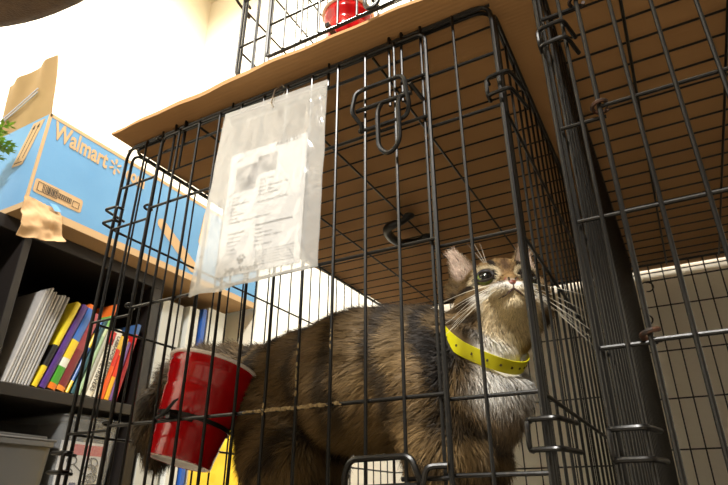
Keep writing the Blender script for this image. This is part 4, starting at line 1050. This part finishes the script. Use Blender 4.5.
def coat_mat(name, rough, spec, nscale=0):
    m = bpy.data.materials.new(name); m.use_nodes = True; nt = m.node_tree; b = nt.nodes['Principled BSDF']; b.inputs['Roughness'].default_value = rough; b.inputs['Specular IOR Level'].default_value = spec
    a = nt.nodes.new('ShaderNodeAttribute'); a.attribute_name = 'coat'; n = nt.nodes.new('ShaderNodeTexNoise'); n.inputs['Scale'].default_value = 900
    tc = nt.nodes.new('ShaderNodeTexCoord'); nt.links.new(tc.outputs['Object'], n.inputs['Vector'])
    hs = nt.nodes.new('ShaderNodeHueSaturation'); mr = nt.nodes.new('ShaderNodeMapRange'); mr.inputs[3].default_value = .8; mr.inputs[4].default_value = 1.2
    nt.links.new(n.outputs['Fac'], mr.inputs[0]); nt.links.new(mr.outputs[0], hs.inputs['Value']); nt.links.new(a.outputs['Color'], hs.inputs['Color']); nt.links.new(hs.outputs[0], b.inputs['Base Color']); return m
cat = empty('cat', 'brown tabby cat with white bib and yellow collar standing in the crate', 'cat', (-.24, .15, -.622))
ccol, cinn, chm, cear = pattern(cV, cN)
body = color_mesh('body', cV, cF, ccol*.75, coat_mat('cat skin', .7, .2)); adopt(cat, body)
# fur strands
def flow(P, Nn):
    L3 = hl_(P); hx, hy, hz = L3.T; _, _, hm, em = pattern_cache
    x, y, z = P.T
    D = np.repeat(np.array([[-1., 0, -.35]]), len(P), 0)
    leg = sm(-.43, -.47, z)[:, None]; D = D*(1-leg)+np.array([-.25, 0, -1.])*leg
    ch = (sm(-.125, -.085, x)*sm(-.30, -.33, z))[:, None]; D = D*(1-ch)+np.array([.05, 0, -1.])*ch
    tl = sm(-.425, -.445, x)[:, None]; down = sm(-.34, -.36, z)[:, None]; D = D*(1-tl)+(np.array([-1., 0, .1])*(1-down)+np.array([.05, 0, -1.])*down)*tl
    hd = L3-np.array([0, .050, -.006]); hdw = hd[:, :1]*hR+hd[:, 1:2]*hF+hd[:, 2:]*hU; hdw /= np.linalg.norm(hdw, axis=1, keepdims=True)+1e-9
    D = D*(1-hm[:, None])+hdw*hm[:, None]*1.2
    for e in EARS:
        b, v, w_, u, L = e; vw_ = v[0]*hR+v[1]*hF+v[2]*hU; D = np.where((em > .5)[:, None], vw_[None]*1.0, D) if e is EARS[0] else np.where(((em > .5) & (hx > 0))[:, None], vw_[None], D)
    D = D-Nn*(D*Nn).sum(1, keepdims=True); D /= np.linalg.norm(D, axis=1, keepdims=True)+1e-9; return D
tri = np.concatenate([cF[:, [0, 1, 2]], cF[:, [0, 2, 3]]]); A0, B0, C1 = cV[tri[:, 0]], cV[tri[:, 1]], cV[tri[:, 2]]
area = np.linalg.norm(np.cross(B0-A0, C1-A0), axis=1); cen = (A0+B0+C1)/3
Lc = hl_(cen); nearhead = np.linalg.norm(Lc, axis=1) < .10; facing = ((cen-np.array(CAM))*grad(cen[:1])[0]*0).sum(1)
cnrm = (cN[tri[:, 0]]+cN[tri[:, 1]]+cN[tri[:, 2]])/3
vis = (cnrm*(np.array(CAM)-cen)/np.linalg.norm(np.array(CAM)-cen, axis=1, keepdims=True)).sum(1) > -.35
wgt = area*np.where(nearhead, 3.2, 1.)*np.where(vis, 1., .30)
e1 = Vector((.80, -.05, -.62)).normalized(); cax = Vector((.50, -.30, .80)); cax = (cax-e1*cax.dot(e1)).normalized(); cax = cax.normalized(); e2 = cax.cross(e1); collar_axis = tuple(cax)
NS = 240000; pick = rng.choice(len(tri), NS, p=wgt/wgt.sum()); r1 = np.sqrt(rng.random(NS)); r2 = rng.random(NS)
ba = np.stack([1-r1, r1*(1-r2), r1*r2], 1)[:, :, None]
P = (cV[tri[pick]]*ba).sum(1); Nn = (cN[tri[pick]]*ba).sum(1); Nn /= np.linalg.norm(Nn, axis=1, keepdims=True)
L3 = hl_(P); keep = np.ones(NS, bool)
for c in EYES: keep &= ~((np.linalg.norm((L3-c)*np.array([1, .5, 1.15]), axis=1) < .0122) & (L3[:, 1] > .015))
keep &= ~((np.abs(L3[:, 0]) < .0070) & (L3[:, 1] > .050) & (L3[:, 2] > -.016) & (L3[:, 2] < -.001))
keep &= P[:, 2] > -.617
cq = P-np.array([-.0730, .150, -.3480]); cxn = np.array(collar_axis); dp = cq@cxn; keep &= ~((np.abs(dp-.002) < .0115) & (P[:, 0] > -.112) & (np.linalg.norm(cq-dp[:, None]*cxn, axis=1) < .070))
P, Nn, L3 = P[keep], Nn[keep], L3[keep]; NS = len(P)
pattern_cache = pattern(P, Nn); col, inn, hm, em = pattern_cache
D = flow(P, Nn)
# local clumping and wander
cl = np.stack([vnoise(P, 70, s) for s in (5, 6, 7)], 1)*.20+np.stack([vnoise(P, 240, s) for s in (8, 9, 10)], 1)*.16+rng.normal(0, .20, (NS, 3))
lift = .42+.30*rng.random(NS)**2
face = sm(.010, .030, L3[:, 1])*hm
length = .019+.006*rng.random(NS); length += .006*sm(-.435, -.46, P[:, 0]); length += .006*sm(-.42, -.45, P[:, 2])*(P[:, 0] > -.30)*(P[:, 0] < -.17)
length = length*(1-hm)+hm*(.0105-.0062*face+.002*rng.random(NS)); length = np.where(em > .5, .0042, length); length = length*np.where((inn > .4) & (rng.random(NS) < .35), 3.0, 1)
length *= 1-.5*sm(-.54, -.58, P[:, 2])
lift = lift*(1-.25*hm); lift = np.where(em > .5, .18, lift)
# trim the ones that would cross the collar plane
dir0 = D+cl+Nn*lift[:, None]*1.3; dir0 /= np.linalg.norm(dir0, axis=1, keepdims=True)
dir1 = D+cl*1.3+Nn*lift[:, None]*.45+np.array([0, 0, -.22]); dir1 /= np.linalg.norm(dir1, axis=1, keepdims=True)
P0 = P-Nn*.0006; P1 = P0+dir0*length[:, None]*.5; P2 = P1+dir1*length[:, None]*.5
P2[:, 2] = np.maximum(P2[:, 2], -.6235)
# keep fur from poking through the right side wires
for Q in (P1, P2): Q[:, 0] = np.clip(Q[:, 0], -.574, -.0045)
vd = np.array(CAM)-P; vd /= np.linalg.norm(vd, axis=1, keepdims=True); rv = rng.normal(0, 1, (NS, 3))
sd = np.cross(dir0, vd*.6+rv*.5); sd /= np.linalg.norm(sd, axis=1, keepdims=True)+1e-9
wid = (.00022+.00014*rng.random(NS))*(1-.35*hm); w0 = sd*wid[:, None]
V = np.stack([P0-w0, P0+w0, P1-w0*.85, P1+w0*.85, P2], 1).reshape(-1, 3)
k = np.arange(NS)*5
loops = np.stack([k, k+1, k+3, k+2, k+2, k+3, k+4], 1).ravel(); starts = np.stack([np.arange(NS)*7, np.arange(NS)*7+4], 1).ravel(); tot = None
var = (.80+.42*rng.random(NS))[:, None]; agouti = (rng.random(NS) < .32)[:, None]
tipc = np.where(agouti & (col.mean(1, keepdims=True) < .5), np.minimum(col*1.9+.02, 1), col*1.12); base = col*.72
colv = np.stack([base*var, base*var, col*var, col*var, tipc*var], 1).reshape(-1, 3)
nb = Nn*.75+dir0*.0+rng.normal(0, .16, (NS, 3)); nb /= np.linalg.norm(nb, axis=1, keepdims=True)
nv_ = np.repeat(nb, 5, 0)
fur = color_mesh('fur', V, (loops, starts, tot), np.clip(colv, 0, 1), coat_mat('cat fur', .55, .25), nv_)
fur['kind'] = 'stuff'; fur['label'] = 'brown and black striped coat with white bib'; adopt(cat, fur)
# eyes
def iris_mat():
    m = bpy.data.materials.new('green iris'); m.use_nodes = True; nt = m.node_tree; b = nt.nodes['Principled BSDF']; b.inputs['Roughness'].default_value = .05; b.inputs['Coat Weight'].default_value = 1
    n = nt.nodes.new('ShaderNodeTexNoise'); n.inputs['Scale'].default_value = 420; r = nt.nodes.new('ShaderNodeValToRGB'); r.color_ramp.elements[0].color = (*C(84, 100, 46), 1); r.color_ramp.elements[1].color = (*C(134, 148, 76), 1)
    tc = nt.nodes.new('ShaderNodeTexCoord'); nt.links.new(tc.outputs['Object'], n.inputs['Vector']); nt.links.new(n.outputs['Fac'], r.inputs['Fac']); nt.links.new(r.outputs[0], b.inputs['Base Color']); return m
M['iris'] = iris_mat(); M['pupil'] = material('black pupil', (.004, .004, .004), .04, 0, .6, coat=1.); M['cat_nose'] = material('brick pink nose', C(118, 56, 38), .5, noise=(300, C(96, 44, 32), .6), bump=(600, .4, .0006))
M['eyelid'] = material('dark eyelid rim', C(36, 28, 24), .4)
for c, s in zip(EYES, (-1, 1)):
    g = np.array([s*.16, .93, .16]); g /= np.linalg.norm(g)   # gaze, slightly up
    m = MB(); m.ball(hw_(*(c)), .0106, nu=24, nv=16); eo = m.build('eye', M['iris']); adopt(cat, eo)
    a = np.cross(g, [0, 0, 1.]); a /= np.linalg.norm(a); b2 = np.cross(a, g); Vp = []; Fp = []
    R0 = .0107
    for j in range(7):
        th = j/6*.86
        for q in range(24):
            ph = 2*PI*q/24; d = g*math.cos(th)+(a*math.cos(ph)*.92+b2*math.sin(ph)*1.05)*math.sin(th); d /= np.linalg.norm(d); Vp.append(hw_(*(c+d*(R0+.0002))))
    for j in range(6):
        for q in range(24): Fp.append((j*24+q, j*24+(q+1) % 24, (j+1)*24+(q+1) % 24, (j+1)*24+q))
    po_ = MB().add(Vp, Fp).build('pupil', M['pupil']); po_.parent = eo; po_.matrix_parent_inverse = eo.matrix_world.inverted()
    # lids: a rim of skin around the eye opening
    f = np.array([s*.36, .93, .08]); f /= np.linalg.norm(f); a = np.cross(f, [0, 0, 1.]); a /= np.linalg.norm(a); b2 = np.cross(a, f)
    ring = []
    for q in range(28):
        ph = 2*PI*q/28; ex, ez = .0094*math.cos(ph), .0076*math.sin(ph)+.0016*math.cos(ph)*-s*0; rr = math.sqrt(max(0, .0111**2-ex*ex-ez*ez)); ring.append(hw_(*(c+a*ex+b2*ez+f*rr)))
    adopt(cat, MB().tube(ring, .0013, 6, True).build('eyelid', M['eyelid']))
# nose
m = MB(); prof = [(x_*1.25, z_*1.15) for x_, z_ in [(-.0072, .0), (-.0066, -.0030), (-.0036, -.0068), (0, -.0086), (.0036, -.0068), (.0066, -.0030), (.0072, 0), (.0050, .0020), (0, .0026), (-.0050, .0020)]]
Vn = [hw_(x, .0560-.20*abs(x)*2, z-.0065) for x, z in prof]+[hw_(x*.8, .0590-.20*abs(x)*2, z*.8-.0065) for x, z in prof]+[hw_(x*1.1, .050, z*1.1-.0065) for x, z in prof]
n = len(prof); m.add(Vn, [tuple(range(n, 2*n))]+[(i, (i+1) % n, n+(i+1) % n, n+i) for i in range(n)]+[(2*n+i, 2*n+(i+1) % n, (i+1) % n, i) for i in range(n)])
no = m.build('nose', M['cat_nose'], angle=80); sb = no.modifiers.new('s', 'SUBSURF'); sb.levels = sb.render_levels = 2; adopt(cat, no)
m = MB()
for s in (-1, 1): m.ball(hw_(s*.0038, .0580, -.0085), (.0013, .0013, .0011), nu=8, nv=6)
nn_ = m.build('nostrils', M['pupil']); nn_.parent = no; nn_.matrix_parent_inverse = no.matrix_world.inverted()
mp_ = [hw_(0, .0562, -.0150), hw_(0, .0555, -.0195)]
m = MB(); m.tube([hw_(*p) for p in ((0, .0575, -.0140), (0, .0572, -.0175), (0, .0560, -.0205))], .0007, 6)
for s in (-1, 1): m.tube([hw_(*p) for p in ((0, .0560, -.0205), (s*.004, .0560, -.0240), (s*.009, .0530, -.0268), (s*.015, .0470, -.0275), (s*.020, .0400, -.0262))], [.0010, .0012, .0012, .0009, .0005], 6)
adopt(cat, m.build('mouth', material('dark mouth line', C(60, 36, 30), .6)))
# whiskers
M['whisker'] = material('white whisker', C(236, 230, 214), .35)
def whisk(p, d, L, sag, r=.00042):
    p = np.array(p, float); d = np.array(d, float); d /= np.linalg.norm(d); pts = []
    for t in np.linspace(0, 1, 12):
        q = p+d*L*t; w = hw_(*q)+np.array([0, 0, -1])*sag*t*t; w[0] = min(w[0], -.004) if False else w[0]; pts.append(w)
    adopt(cat, MB().tube(pts, [r*(1-.8*i/11) for i in range(12)], 5).build('whisker', M['whisker']))
wr = random.Random(5)
for s in (-1, 1):
    for i in range(9):
        zz = -.0125-.0028*(i % 3); xx = s*(.012+.004*(i//3))
        whisk((xx, .0545-.004*(i//3), zz), (s*1., -.05-.25*(i//3)+wr.uniform(-.1, .1), -.22-.22*(i % 3)+wr.uniform(-.08, .08)), wr.uniform(.055, .085), wr.uniform(.004, .016))
    for i in range(3): whisk((s*.018, .034, .022), (s*(.25+.25*i), .4, 1.), wr.uniform(.03, .042), .002, .0003)
    for i in range(4):
        e = EARS[0 if s < 0 else 1]; b = e[0]+e[1]*e[4]*(.2+.1*i)+e[2]*.002-e[3]*s*-.010*0
        whisk(b, e[1]*1.+e[2]*.25+np.array([-s*.55, 0, 0]), .022, .0, .0002)
# collar
m_ = MB(); cc = Vector((-.0730, .1500, -.3480)); 
Vc = []; n = 72; hwc = .0074
def neck_radius(a):
    d = e1*math.cos(a)+e2*math.sin(a); rs = np.arange(.030, .066, .001); best = .034
    for zz in (-hwc, 0, hwc):
        Q = np.array([tuple(cc+d*r+cax*zz) for r in rs]); sd_ = sdf(Q); ins = np.nonzero(sd_ < .0015)[0]
        if len(ins): best = max(best, rs[ins[-1]]+.0015)
    return best
rad_ = np.array([neck_radius(2*PI*q/n) for q in range(n)])
for _ in range(6): rad_ = np.maximum(rad_, (np.roll(rad_, 1)+np.roll(rad_, -1))/2*.999)
for q in range(n):
    a = 2*PI*q/n; d = (e1*math.cos(a)+e2*math.sin(a))*rad_[q]
    for rr, zz in ((1.0, -hwc), (1.03, -hwc), (1.03, hwc), (1.0, hwc)): Vc.append(cc+d*rr+cax*zz)
Fc = []
for q in range(n):
    l = (q+1) % n
    for w in range(4): Fc.append((q*4+w, q*4+(w+1) % 4, l*4+(w+1) % 4, l*4+w))
m_.add(Vc, Fc)
co = m_.build('collar', material('yellow paper band', C(214, 206, 20), .45, noise=(60, C(196, 188, 16), .5))); co['label'] = 'bright yellow paper band with punched holes'; adopt(cat, co)
m_ = MB()
for q in range(24):
    a = 2*PI*(q*3+1)/n; d = (e1*math.cos(a)+e2*math.sin(a))*rad_[(q*3+1) % n]; nrm = d.normalized(); t = nrm.cross(cax).normalized(); p = cc+d*1.025+cax*.0
    ring = [p+(t*math.cos(b_)+cax*math.sin(b_))*.0015+nrm*.0006 for b_ in np.linspace(0, 2*PI, 12, endpoint=False)]
    m_.add(ring, [tuple(range(12))])
ho = m_.build('punched_holes', material('dark hole', C(70, 62, 20), .8), smooth=False); ho.parent = co; ho.matrix_parent_inverse = co.matrix_world.inverted()
